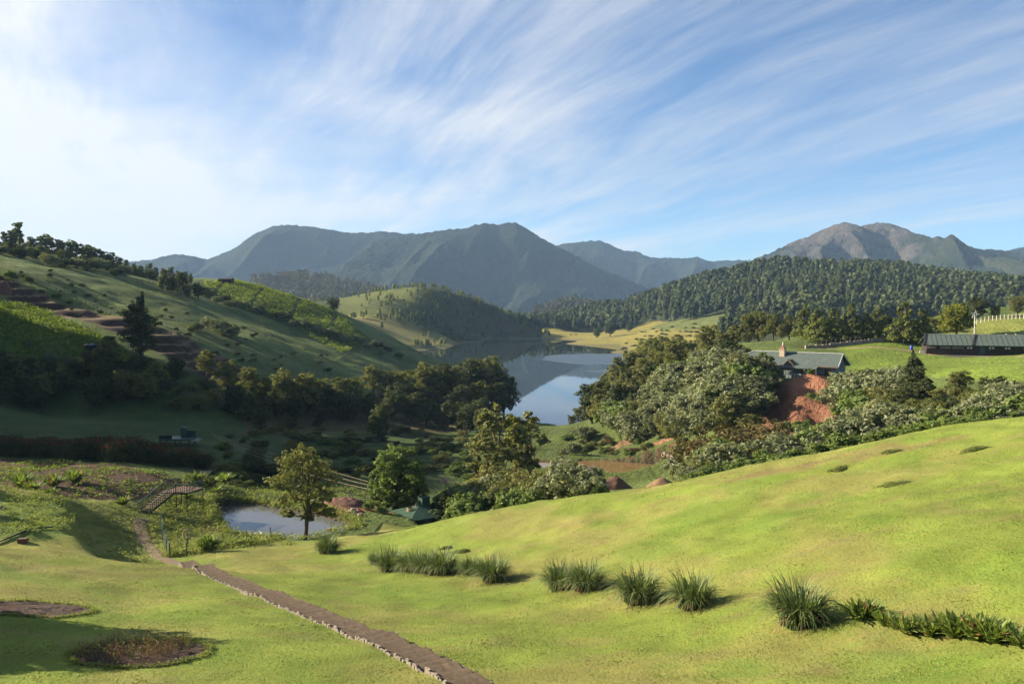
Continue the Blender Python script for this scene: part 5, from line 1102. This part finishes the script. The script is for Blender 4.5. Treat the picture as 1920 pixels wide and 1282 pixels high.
ch = part('chimney', [box(10.9, -HD / 2 + .9, RZ - 1.1, 1.0, 1.0, 1.6), box(10.9, -HD / 2 + .9, RZ + .5, 1.15, 1.15, .1)], M['cream'], e)
part('chimney_hood', [box(10.9, -HD / 2 + .9, RZ + .6, 1.05, 1.05, .75, 0, .25)], M['tile'], ch); part('finial', [box(10.9, -HD / 2 + .9, RZ + 1.35, .22, .22, .65, 0, .5)], M['white'], ch)
po = part('porch_roof', ([hp(3.0, .3, EV + .15), hp(9.8, .3, EV + .15), hp(9.8, -1.9, EV - .5), hp(3.0, -1.9, EV - .5), hp(3.0, .3, EV + .05), hp(9.8, .3, EV + .05), hp(9.8, -1.9, EV - .6), hp(3.0, -1.9, EV - .6)], [[0, 3, 2, 1], [4, 5, 6, 7], [3, 7, 6, 2], [0, 4, 7, 3], [1, 2, 6, 5]]), M['roof'], e)
for q in (3.1, 5.3, 7.5, 9.6): part('porch_post', bar(hp(q, -1.75, -.6), hp(q, -1.75, EV - .5), .14), M['wallg'], e)
part('porch_floor', [box(6.4, 1.0, -.8, 7.0, 2.0, .75)], M['conc'], e)
for q in range(12): part('porch_rail', bar(hp(3.2 + q * .56, -1.75, -.05), hp(3.2 + q * .56, -1.75, .85), .1), M['white'], e)
part('porch_rail', bar(hp(3.1, -1.75, .9), hp(9.7, -1.75, .9), .1), M['white'], e)
for q, w_, m_ in ((1.6, 1.1, 'redwin'), (4.4, .9, 'redwin'), (12.2, 1.5, 'orange'), (16.0, 1.2, 'redwin'), (19.5, 1.2, 'redwin')):
    wn = part('window', [box(q, .02 - .2, .75, w_, .10, 1.25)], M[m_], e)
    if m_ == 'redwin':
        part('pane', [box(q - w_ / 4, .05 - .2, .83, w_ * .38, .07, 1.05)], M['glass'], wn); part('pane', [box(q + w_ / 4, .05 - .2, .83, w_ * .38, .07, 1.05)], M['glass'], wn)
part('door', [box(6.3, .0 - .2, -.1, .95, .12, 2.0)], M['brownw'], e)
# ---------------------------------------------------------------- stable
A_ = P(1737, 663, 190); B_ = P(1925, 668.5, 184); an = math.atan2(B_[1] - A_[1], B_[0] - A_[0]); zb = 26.75
e = empty('stable', (A_[0], A_[1], zb), an); tag(e, 'long dark wooden stable with a green roof in bays', 'stable'); SL, SD = 33.0, 7.0
part('wall', [box(SL / 2, SD / 2, -.5, SL, SD, 2.55)], M['wood'], e)
rv = [(-.7, -.8, 1.95), (SL, -.8, 1.95), (SL, SD / 2, 4.2), (-.7 + .9, SD / 2, 4.2), (SL, SD + .8, 1.95), (-.7, SD + .8, 1.95)]; rv += [(a, b, c - .12) for a, b, c in rv]
rf = part('roof', (rv, [[0, 1, 2, 3], [3, 2, 4, 5], [6, 9, 8, 7], [9, 11, 10, 8], [0, 6, 7, 1], [0, 3, 9, 6], [3, 5, 11, 9], [1, 7, 8, 2], [2, 8, 10, 4], [4, 10, 11, 5]]), M['roof2'], e)
for q in (-.72, 9.0, 19.4, 29.8): part('parapet', [bar((q, -.85, 2.02), (q + (.9 if q < 0 else 1.3), SD / 2, 4.3), .28, .22)], M['wood'], rf)
for k in range(33): part('roof_seam', bar((.1 + k, -.8, 1.99), (.1 + k + .05, SD / 2, 4.24), .05, .04), M['roof2'], rf)
part('ridge_cap', bar((.2, SD / 2, 4.24), (SL, SD / 2, 4.24), .2, .1), M['trim'], rf); part('fascia', bar((-.7, -.84, 1.86), (SL, -.84, 1.86), .06, .2), M['black'], rf)
for q in (10.4, 13.9, 17.5, 21.1, 24.7, 28.3): part('post', bar((q, -.1, -.4), (q, -.1, 1.9), .22), M['black'], e)
part('door', [box(11.1, -.03, -.05, 1.0, .1, 1.75)], M['dgreen'], e)
for q in (15.0, 18.6, 22.2): part('door', [box(q - .55, -.03, -.05, .9, .1, 1.75)], M['wood'], e)
for q in (8.6, 12.9, 16.0, 19.6, 23.4):
    wn = part('window', [box(q, -.04, 1.15, 1.15, .09, .55)], M['wood'], e); part('pane', [box(q - .3, -.06, 1.2, .42, .09, .45)], M['white'], wn); part('pane', [box(q + .3, -.06, 1.2, .42, .09, .45)], M['white'], wn)
for q, w_ in ((1.0, 1.9), (3.8, 2.2), (6.0, 1.7), (7.2, .5)): part('peeled_panel', [box(q, -.04, 1.2, w_, .09, .42)], M['woodp'], e)
part('plinth', [box(SL / 2, -1.0, -.62, SL + 2, 1.6, .35)], M['conc'], e); part('bench', [box(-.9, .3, -.2, .9, .5, .8)], M['trim'], e)
# star on a pole behind it
q = P(1827, 625, 200); e = empty('star_pole', (q[0], q[1], H(q[0], q[1]))); tag(e, 'white pole topped with a wire star behind the stable', 'star pole'); zt = P(1829, 590, 200)[2] - e.location.z
part('pole', bar((0, 0, -.2), (0, 0, zt), .14), M['white'], e); st_ = [(math.sin(k * 2 * math.pi / 5 * 2 + .15) * 1.05, -.12, zt + math.cos(k * 2 * math.pi / 5 * 2 + .15) * 1.05) for k in range(5)]
part('star', [bar(st_[k], st_[(k + 1) % 5], .09) for k in range(5)], M['white'], e)
# paddock fences
def fence(name, pix, d, hgt, wid, m, label, rails, mr_, cat='fence', pr=0.07, group=None):
    pts = [(P(a, b, dd)[0], dd) for (a, b), dd in zip(pix, d)]; x0, y0 = pts[0]; z0 = H(x0, y0); e = empty(name, (x0, y0, z0)); tag(e, label, cat, group); prev = None
    me = mesh_np('post', *box(0, 0, -.3, wid, wid, hgt + .3), m)
    for x, y in pts:
        z = H(x, y); link('post', me, e, (x - x0, y - y0, z - z0))
        if prev is not None:
            for rh in rails: part('rail' if pr > .03 else 'wire', bar((prev[0] - x0, prev[1] - y0, prev[2] - z0 + rh), (x - x0, y - y0, z - z0 + rh), pr), mr_, e)
        prev = (x, y, z)
    return e
up_x = np.r_[np.arange(1832, 1925, 7.3)]; fence('paddock_fence', [(a, 600) for a in up_x], np.linspace(228, 222, len(up_x)), 1.25, .13, M['white'], 'fence of white posts along the top of the paddock', (.45, .95), M['post'])
lo_x = np.arange(1800, 1935, 17.5); fence('paddock_fence', [(a, 617) for a in lo_x], np.linspace(211, 205, len(lo_x)), 1.25, .20, M['white'], 'lower fence of wide-spaced white posts in the paddock', (.6,), M['wire'], pr=.04)
fence('rail_fence', [(a, 590) for a in (1895, 1903, 1911, 1919, 1927, 1935)], [242] * 6, 1.3, .14, M['brownw'], 'brown three-rail wooden fence at the right edge of the paddock', (.35, .75, 1.15), M['brownw'], pr=.12)
wx = np.linspace(1496, 1612, 14); fence('wire_fence', [(a, 640) for a in wx], np.linspace(200, 207, 14), 1.9, .09, M['post'], 'tall wire mesh fence behind the house', (.4, .8, 1.2, 1.6, 1.9), M['wire'], pr=.025)
# low retaining wall
wp = [(P(a, 640, d)[0], d) for a, d in zip(np.linspace(1510, 1700, 30), np.linspace(203, 209, 30))]; e = empty('retaining_wall', (wp[0][0], wp[0][1], H(*wp[0]))); tag(e, 'low pale stone retaining wall between the house and cedars', 'wall'); r = np.random.default_rng(111)
for i, ((x0, y0), (x1, y1)) in enumerate(zip(wp[:-1], wp[1:])):
    z = H((x0 + x1) / 2, (y0 + y1) / 2) - e.location.z; v, f = bar((x0 - e.location.x, y0 - e.location.y, z + .2), (x1 - e.location.x, y1 - e.location.y, z + .2 + r.uniform(-.05, .05)), .5, 1.3 + r.uniform(-.2, .2)); part('wall_block', (v, f), M['conc'] if i % 3 else M['rock'], e)
# blue drum by the track
x, y = ray(1709, 657); e = empty('drum', (x, y, H(x, y))); tag(e, 'blue plastic drum beside the track left of the stable', 'drum')
def lathe(prof, n=20): 
    V = []; Fc = []
    for rr_, z in prof: V += [(rr_ * math.cos(t * 2 * math.pi / n), rr_ * math.sin(t * 2 * math.pi / n), z) for t in range(n)]
    for i in range(len(prof) - 1): Fc += [[i * n + j, i * n + (j + 1) % n, (i + 1) * n + (j + 1) % n, (i + 1) * n + j] for j in range(n)]
    Fc += [[j for j in range(n)][::-1], [(len(prof) - 1) * n + j for j in range(n)]]; return V, Fc
part('barrel', lathe([(.28, 0), (.32, .08), (.32, .3), (.34, .33), (.32, .36), (.32, .62), (.34, .65), (.32, .68), (.32, .92), (.28, 1.0)]), M['blue'], e, True); part('lid', lathe([(.25, 1.0), (.25, 1.04), (.08, 1.05)]), M['blue'], e)
q = P(1922, 626, 196); o = empty('water_tank', (q[0], q[1], H(q[0], q[1]))); tag(o, 'white domed water tank at the right edge behind the stable', 'tank'); part('tank_body', lathe([(1.0, -.2), (1.05, 1.0), (1.0, 1.7), (.8, 2.1), (.4, 2.35), (.2, 2.4)]), M['white'], o, True); part('lid', lathe([(.22, 2.38), (.22, 2.5), (.05, 2.52)]), M['trim'], o)
# ---------------------------------------------------------------- shelter with ropes to the platform
q = P(787, 950, 97); gz = H(q[0], q[1]); e = empty('shelter', (q[0], q[1], gz), .62); tag(e, 'dark green sheet-roofed shelter half hidden behind the lawn edge', 'shelter'); ez = 13.95 - gz; az = 15.0 - gz; hw = 2.75
rv = [(-hw, -hw, ez), (hw, -hw, ez), (hw, hw, ez), (-hw, hw, ez), (0, 0, az), (-hw, -hw, ez - .08), (hw, -hw, ez - .08), (hw, hw, ez - .08), (-hw, hw, ez - .08), (0, 0, az - .08)]
rf = part('roof', (rv, [[0, 1, 4], [1, 2, 4], [2, 3, 4], [3, 0, 4], [5, 9, 6], [6, 9, 7], [7, 9, 8], [8, 9, 5], [0, 5, 6, 1], [1, 6, 7, 2], [2, 7, 8, 3], [3, 8, 5, 0]]), M['sheet'], e)
for a, b in ((-1, -1), (1, -1), (1, 1), (-1, 1)): part('post', bar((a * (hw - .4), b * (hw - .4), -.3), (a * (hw - .4), b * (hw - .4), ez + .05), .14), M['black'], e)
bx_ = .55; bt = part('winch_box', [box(bx_, .0, az - .75, 1.0, 1.0, 1.45)], M['sheet'], e); part('box_lid', [box(bx_, .0, az + .70, 1.14, 1.14, .06)], M['dgreen'], bt)
part('floor', [box(0, 0, -.15, 4.6, 4.6, .2)], M['conc'], e)
top = np.array([q[0] + bx_ * math.cos(.62), q[1] + bx_ * math.sin(.62), gz + az + .72])
far = P(394, 817, 139)
def cable(name, a, b, sag, rad, m, label, group=None, k=.5):
    a = np.array(a); b = np.array(b); t = np.linspace(0, 1, 40)[:, None]; p_ = a + (b - a) * t; p_[:, 2] -= (4 * sag * t * (1 - t))[:, 0]; c0 = p_[0].copy()
    v, f = tubes([[(*(x - c0), rad) for x in p_]], 5); o = link(name, mesh_np(name, v, f, m, True), None, c0); return tag(o, label, 'rope', group)
cable('rope', top, far + np.array([.2, 0, .35]), .25, .022, M['rope'], 'uppermost rope from the shelter box across the valley')
cable('rope', top + np.array([-.15, .1, -.05]), far + np.array([.5, 0, .0]), .75, .022, M['rope'], 'middle rope sagging from the shelter box across the valley')
cable('rope', top + np.array([-.5, .3, -.15]), far + np.array([.8, 0, -.1]), 1.35, .022, M['rope'], 'lowest rope sagging most from the shelter across the valley')
heapq = link('rope_coil', None, None, (q[0] - .75, q[1] - .75, 0)); rr = np.random.default_rng(120); L = []
for k in range(9): L.append([(math.cos(t) * (.55 + rr.uniform(-.1, .1)), math.sin(t) * .5, .05 * k + rr.uniform(0, .12), .03) for t in np.linspace(0, 5.9, 14)])
for k in range(4): L.append([(.3 + .03 * k, .35, 0.1, .025), (.5 + .05 * k, .5, 1.0, .025)])
v, f = tubes(L, 4); bpy.data.objects.remove(heapq); o = link('rope_coil', mesh_np('rope_coil', v, f, M['rope']), None, (q[0] - .85, q[1] - .85, 14.28)); tag(o, 'tangled heap of rope lying on the shelter roof', 'rope')
# receiving platform in the shade
q = P(334, 833, 134); gz = H(q[0], q[1]); e = empty('platform', (q[0], q[1], gz)); tag(e, 'dark raised platform with a box tower in the shaded meadow', 'platform')
part('deck', [box(0, 0, .95, 5.0, 3.0, .25)], M['dgreen'], e); part('canopy', ([(-3.4, -1.2, .75), (-2.5, -1.5, 1.0), (-2.5, 1.5, 1.0), (-3.4, 1.2, .75), (3.4, -1.2, .75), (2.5, -1.5, 1.0), (2.5, 1.5, 1.0), (3.4, 1.2, .75)], [[0, 1, 2, 3], [5, 4, 7, 6]]), M['dgreen'], e)
for a in (-2.2, 0, 2.2):
    for b in (-1.2, 1.2): part('leg', bar((a, b, -.3), (a, b, 1.0), .12), M['black'], e)
part('side_panel', [box(-1.4, -1.4, 1.2, 2.0, .08, .6)], M['black'], e); part('tower', [box(.8, .4, 1.2, .8, .8, 1.6)], M['dgreen'], e); part('side_panel', [box(1.7, .9, 1.2, 1.6, .1, 1.0)], M['dgreen'], e)
for s_ in (-1, 1): part('brace', bar((s_ * 2.4, -1.2, -.1), (s_ * 3.3, -1.2, .8), .08), M['black'], e)
cable('wire', P(-30, 785, 150), P(332, 797, 136), .1, .02, M['wire'], 'thin wire strung across the shaded meadow to the platform')
# row of dark red-flowered plants behind the tilled plot
rm2 = []
for i in range(4):
    rr = np.random.default_rng(130 + i); n_ = 900; z_ = rr.uniform(.05, 1, n_); c = np.column_stack([rr.normal(size=(n_, 2)) * .32, z_]); nn = unit(n_, rr); s_ = np.where(z_ > .80, np.where(rr.random(n_) < .2, 1.0, .3), rr.uniform(0, .7, n_))
    v, f, _s = leaves(c, nn, .085, rr, .35); rm2.append(mesh_np('canna_leaves', v, f, ML['redflower'], False, {'shade': np.repeat(s_, 4)}))
for i, a in enumerate(np.linspace(-12, 388, 44)):
    x, y = ray(a, np.interp(a, [0, 200, 330, 390], [853, 862, 872, 880]) + rng.uniform(-3, 3)); hh = np.interp(a, [0, 250, 390], [2.6, 2.9, 2.0]) * rng.uniform(.85, 1.1); o = link('canna_plant', rm2[i % 4], None, (x, y, H(x, y)), i * 1.9, (hh * .75, hh * .75, hh)); tag(o, 'dark red-tipped plant in the ' + ('left' if a < 120 else 'middle' if a < 260 else 'right') + ' third of the tall hedge behind the tilled plot', 'plant', 'red-tipped hedge behind the tilled plot')
# ---------------------------------------------------------------- pond side
fx2 = [(378,1012),(418,1020),(463,1018),(507,1015),(548,1012)]
pts = [ray(*p_) for p_ in [(318,1024),(350,1027),(378,1027),(418,1024),(463,1019),(507,1013),(548,1011)]]; x0, y0 = pts[0]; z0 = H(x0, y0); e = empty('wire_fence', (x0, y0, z0)); tag(e, 'low wire fence on thin posts between lawn and pond', 'fence'); pv = None
for x, y in pts:
    z = H(x, y); part('post', bar((x - x0, y - y0, z - z0 - .2), (x - x0, y - y0, z - z0 + 1.25), .07), M['post'], e)
    if pv:
        for rh in (.4, .8, 1.15): part('wire', bar((pv[0] - x0, pv[1] - y0, pv[2] - z0 + rh), (x - x0, y - y0, z - z0 + rh), .012), M['wire'], e)
    pv = (x, y, z)
pts = [ray(*p_) for p_ in [(302,985),(305,1000),(312,1016),(318,1024)]]; x0, y0 = pts[0]; z0 = H(x0, y0); e = empty('net_fence', (x0, y0, z0)); tag(e, 'short netted fence beside the footpath near the bridge', 'fence'); pv = None
for x, y in pts:
    z = H(x, y); part('post', bar((x - x0, y - y0, z - z0 - .2), (x - x0, y - y0, z - z0 + 1.3), .08), M['post'], e)
    if pv:
        for rh in np.arange(.15, 1.3, .16): part('wire', bar((pv[0] - x0, pv[1] - y0, pv[2] - z0 + rh), (x - x0, y - y0, z - z0 + rh), .02), M['dgreen'], e)
    pv = (x, y, z)
x, y = ray(352, 1016); e = empty('wheel_ring', (x, y, H(x, y))); tag(e, 'pale wheel ring mounted on a post near the pond fence', 'wheel'); part('post', bar((0, 0, -.1), (0, 0, .95), .1), M['post'], e)
v, f = tubes([[(math.cos(t) * .42, math.sin(t) * .1, 1.25 + math.sin(t) * .42, .055) for t in np.linspace(0, 2 * math.pi, 25)]], 6); link('rim', mesh_np('rim', v, f, M['rock'], True), e); part('spoke', [bar((-.4, 0, 1.25), (.4, 0, 1.25), .04), bar((0, 0, .85), (0, 0, 1.65), .04)], M['post'], e)
x, y = ray(620, 1004); e = empty('marker_post', (x, y, H(x, y))); tag(e, 'thin post with an orange lamp box at the pond edge', 'post'); part('pole', bar((0, 0, -.2), (0, 0, 1.3), .08), M['black'], e); part('lamp_box', [box(-.12, 0, .95, .28, .22, .38)], M['red'], e)
def rock(name, x, y, s_, m, label, cat, seed, group=None, flat=.6, z=None):
    r = np.random.default_rng(seed); n = 10; V = []; 
    for i in range(7):
        ph = math.pi * i / 6 - math.pi / 2
        for j in range(n): th = 2 * math.pi * j / n; k = s_ * (1 + r.uniform(-.16, .16)); V.append((math.cos(ph) * math.cos(th) * k, math.cos(ph) * math.sin(th) * k, (math.sin(ph) + .6) * k * flat))
    f = [[i * n + j, i * n + (j + 1) % n, (i + 1) * n + (j + 1) % n, (i + 1) * n + j] for i in range(6) for j in range(n)]
    o = link(name, mesh_np(name, V, f, m, False), None, (x, y, (H(x, y) if z is None else z) - .1 * s_)); return tag(o, label, cat, group)
for i, (a, b, s_) in enumerate([(436,1003,.55),(447,1004,.7),(459,1006,.65),(470,1008,.55),(480,1009,.45),(488,1011,.35)]):
    x, y = on_level(a, b, POND + .1); rock('rock', x, y, s_, M['drock'], 'dark wet rock on the near left shore of the grey pond', 'rock', 140 + i, 'rocks on the pond shore', .45, POND)
for i, (a, b, s_) in enumerate([(650,985,.4),(658,986,.5),(665,985,.45),(672,987,.4),(663,990,.35),(676,991,.4)]):
    x, y = ray(a, b); rock('rock', x, y, s_, M['rock'] if i % 3 else M['tile'], 'pale or rusty stone in the small pile right of the pond', 'rock', 150 + i, 'stone pile right of the pond', .6)
def duck(x, y, z, rz, lb):
    e = empty('duck', (x, y, z), rz); tag(e, lb, 'duck', 'ducks on the grey pond')
    v, f = tubes([[(-.30, 0, .14, .01), (-.22, 0, .12, .07), (-.08, 0, .09, .12), (.08, 0, .09, .12), (.18, 0, .13, .08), (.22, 0, .22, .045), (.24, 0, .30, .045), (.29, 0, .32, .05), (.33, 0, .31, .02)]], 10); link('body', mesh_np('body', v, f, M['feather'], True), e)
    v, f = tubes([[(.33, 0, .31, .018), (.40, 0, .30, .012)]], 6); link('bill', mesh_np('bill', v, f, M['orange'], True), e)
    for s_ in (-1, 1): v, f = tubes([[(-.24, s_ * .07, .15, .01), (-.08, s_ * .115, .13, .05), (.08, s_ * .11, .13, .03)]], 6); link('wing', mesh_np('wing', v, f, M['feather'], True), e)
for i, (a, b, rz, lb) in enumerate([(483,1002,.2,'white duck nearest the rocks on the pond'),(490,1001,2.8,'white duck farthest from the rocks on the pond'),(486,1007,1.0,'white duck closest to the near bank of the pond')]): x, y = on_level(a, b, POND); duck(x, y, POND, rz, lb)
# pipe along the foot of the raised lawn
pp = [ray(a, b) for a, b in [(-10,1024),(30,1018),(60,1016),(105,1015),(130,1019),(155,1025),(175,1030)]]; v, f = tubes([[(x - pp[0][0], y - pp[0][1], H(x, y) + .10 - H(*pp[0]), .06) for x, y in pp]], 6); o = link('pipe', mesh_np('pipe', v, f, M['black'], True), None, (*pp[0], H(*pp[0]))); tag(o, 'black hose lying along the foot of the raised lawn', 'hose')
x, y = ray(43, 1024); e = empty('pot', (x, y, H(x, y))); tag(e, 'reddish trough beside the black hose at the left', 'trough'); part('body', [box(0, 0, -.05, .6, .35, .32, .2, 1.15)], M['brownw'], e); part('soil', [box(0, 0, .275, .56, .32, .03, .2)], M['earth'], e)
# mounds, logs and boulders by the muddy pond
def mound(name, a, b, d, rx, ry, h, m, label, seed):
    x = P(a, b, d)[0]; y = d; r = 24; n = 40; V = []
    for i in range(r):
        q = i / (r - 1)
        for j in range(n): th = 2 * math.pi * j / n; X_ = x + math.cos(th) * rx * q; Y_ = y + math.sin(th) * ry * q; V.append((X_, Y_, h * (1 - q ** 1.7) * (1 + .35 * float(fbm(np.array([X_]), np.array([Y_]), 3, seed)[0])) - .15))
    V = np.array(V); V[:, 2] += hz(V[:, 0], V[:, 1]) ; c0 = np.array([x, y, H(x, y)]); f = [[i * n + j, i * n + (j + 1) % n, (i + 1) * n + (j + 1) % n, (i + 1) * n + j] for i in range(r - 1) for j in range(n)]
    o = link(name, mesh_np(name, V - c0, f, m, True), None, c0); return tag(o, label, 'mound')
mound('earth_mound', 1238, 905, 79, 1.7, 1.3, P(1238, 895, 79)[2] - H(P(1238, 905, 79)[0], 79), M['mound'], 'dry brown mound of earth behind the lawn edge', 1)
mound('earth_mound', 1150, 900, 138, 3.4, 1.8, 2.0, M['redearth'], 'low dark red earth bank in front of the muddy pond', 2)
mound('earth_mound', 650, 965, 99, 3.2, 2.2, 1.0, M['redearth'], 'flat red soil heap on the far side of the grey pond', 3)
mound('earth_mound', 5, 548, 242, 2.6, 2.0, 2.4, M['redearth'], 'reddish soil heap at the left edge above the crop field', 4)
for i, a in enumerate([1238, 1247, 1256, 1264]): x, y = ray(a, 861); rock('boulder', x, y, .75, M['rock'], od(i, 4, 'pale boulder in the short line beyond the muddy pond'), 'boulder', 160 + i, 'boulders beyond the muddy pond', .8)
r = np.random.default_rng(170); x, y = ray(1190, 853); e = empty('log_pile', (x, y, H(x, y))); tag(e, 'brown pile of cut branches on the grass beyond the muddy pond', 'log pile')
for k in range(26): a = r.uniform(-.5, .5); c = np.array([r.uniform(-1.6, 1.6), r.uniform(-.7, .7), r.uniform(.1, 1.1)]); c[2] *= 1 - abs(c[0]) / 2.2; v, f = tubes([[(*(c + np.array([-.9 * math.cos(a), -.9 * math.sin(a), r.uniform(-.15, .15)])), .07), (*(c + np.array([.9 * math.cos(a), .9 * math.sin(a), r.uniform(-.15, .15)])), .05)]], 5); link('log', mesh_np('log', v, f, M['brownw']), e)
# ---------------------------------------------------------------- left hill: fence, huts
fp = [(58,538),(140,562),(220,592),(300,622),(400,655),(480,682),(560,702),(640,716)]; L = [ray(*p_) for p_ in fp]; L = np.array(L); sg = np.r_[0, np.cumsum(np.hypot(*np.diff(L, axis=0).T))]; q = np.arange(0, sg[-1], 2.3); x0, y0 = L[0]; z0 = H(x0, y0); e = empty('hill_fence', (x0, y0, z0)); tag(e, 'long fence of thin sticks along the top of the soil plots', 'fence'); r = np.random.default_rng(180); pme = mesh_np('post', *box(0, 0, -.3, .11, .11, 2.0), M['post']); pv = None
for t in q:
    x, y = np.interp(t, sg, L[:, 0]), np.interp(t, sg, L[:, 1]); z = H(x, y); o = link('post', pme, e, (x - x0, y - y0, z - z0)); o.rotation_euler = (r.uniform(-.12, .12), r.uniform(-.12, .12), 0); o.scale = (1, 1, r.uniform(.75, 1.15))
    if pv: part('wire', bar((pv[0] - x0, pv[1] - y0, pv[2] - z0 + 1.1), (x - x0, y - y0, z - z0 + 1.1), .03), M['wire'], e)
    pv = (x, y, z)
def hut(px_, py_, w, d, h, rise, rz, mw, mr_, name, label, cat='hut', dist=None):
    x, y = ray(px_, py_) if dist is None else (P(px_, py_, dist)[0], dist); e = empty(name, (x, y, H(x, y)), rz); tag(e, label, cat); part('wall', [box(0, 0, -.5, w, d, h + .5)], mw, e)
    rv = [(-w / 2 - .4, -d / 2 - .4, h - .05), (w / 2 + .4, -d / 2 - .4, h - .05), (w / 2 + .4, d / 2 + .4, h - .05), (-w / 2 - .4, d / 2 + .4, h - .05), (-w / 2 - .4, 0, h + rise), (w / 2 + .4, 0, h + rise)]
    part('roof', (rv, [[0, 1, 5, 4], [2, 3, 4, 5], [0, 4, 3], [1, 2, 5], [0, 3, 2, 1]]), mr_, e); part('door', [box(0, -d / 2 - .02, -.1, .9, .08, 1.8)], M['black'], e); return e
hut(733, 752, 6.0, 4.5, 2.2, 1.6, .5, M['wood'], M['roof'], 'hut', 'dark hut with a green gable roof among the lakeside trees')
eh = hut(184, 660, 4.6, 3.0, 1.7, .35, .1, M['wood'], M['stove'], 'hut', 'low dark hut patched with blue tarpaulin below the crop field')
for a, b, w_ in ((-.9, -1.3, .9), (1.1, -1.2, .7), (1.8, .2, .5)): part('tarpaulin', [box(a, b, 1.75, w_, .8, .25, .3)], M['tarp'], eh)
hut(424, 531, 6.5, 3.2, 2.0, .5, -.15, M['stove'], M['stove'], 'shed', 'small dark shed on the crest of the left hill', 'shed')
# cows on the far meadow
def cow(a, b, rz, lb):
    x, y = ray_far(a, b); z = float(hfar(np.array([x]), np.array([y]))[0]); e = empty('cow', (x, y, z), rz, (1.3, 1.3, 1.3)); tag(e, lb, 'cow', 'cows on the far meadow')
    v, f = tubes([[(-.85, 0, 1.15, .12), (-.75, 0, 1.12, .32), (-.2, 0, 1.02, .36), (.4, 0, 1.02, .36), (.7, 0, 1.12, .28), (.95, 0, 1.2, .16), (1.2, 0, 1.15, .14), (1.45, 0, .95, .07)]] + [[(lx, ly, 1.0, .13), (lx + .03, ly, .5, .08), (lx, ly, .0, .06)] for lx in (-.65, .5) for ly in (-.2, .2)], 8); link('body', mesh_np('body', v, f, M['hide'], True), e)
    v, f = tubes([[(-.86, 0, 1.25, .03), (-.98, 0, .9, .025), (-.97, 0, .55, .04)]], 5); link('tail', mesh_np('tail', v, f, M['hide'], True), e)
    for s_ in (-1, 1): v, f = tubes([[(1.15, s_ * .1, 1.25, .03), (1.18, s_ * .25, 1.4, .012)]], 5); link('horn', mesh_np('horn', v, f, M['rock'], True), e)
cow(1070, 629, .3, 'brown cow grazing on the far meadow, left of two'); cow(1080, 629, 2.9, 'brown cow grazing on the far meadow, right of two')
# red and pink blossoms
def blossom(a, b, d, h, m, label, n=260, seed=1):
    x, y, zt = P(a, b, d); rr = np.random.default_rng(seed); c = rr.normal(size=(n, 3)) * np.array([.45, .45, .35]) * h + np.array([0, 0, h * .6]); e = empty('flower_shrub', (x, y, H(x, y))); tag(e, label, 'flowering shrub'); hh = zt - e.location.z
    v, f, s_ = leaves(c + np.array([0, 0, max(hh - h, 0)]), unit(n, rr), .13, rr, .8); link('blossom', mesh_np('blossom', v, f, m, False, {'shade': s_}), e); v, f = tubes([[(0, 0, -.1, .06), (.05, 0, max(hh - h * .5, .3), .03)]], 5); link('stem', mesh_np('stem', v, f, M_BARK), e)
ML['bloomred'] = leaf_mat('leaf_bloomred', (0.20,0.02,0.02), (0.38,0.05,0.04))
blossom(1385, 666, 182, 1.2, ML['bloomred'], 'red flowering shrub at the left end of the house'); blossom(1392, 670, 180, 1.0, ML['bloomred'], 'smaller red flowering shrub in front of the house corner', seed=2)
blossom(834, 898, 100, .35, ML['pink'], 'single pink flower head above the thicket right of the shelter', 40, 3)
# ================================================================ haze
hb, ht, hout = mat('haze_air'); pv_ = ht.new('ShaderNodeVolumePrincipled'); pv_.inputs['Color'].default_value = (0.42, 0.66, 1.0, 1); pv_.inputs['Density'].default_value = 0.00007; pv_.inputs['Anisotropy'].default_value = 0.0
ht.link(pv_.outputs[0], hout.inputs['Volume'])
v, f = box(0, 2600, -15.0, 13600, 8600, 640); tag(link('haze', mesh_np('haze', v, f, hb)), 'thin bluish morning haze filling the valley', 'haze', kind='stuff')
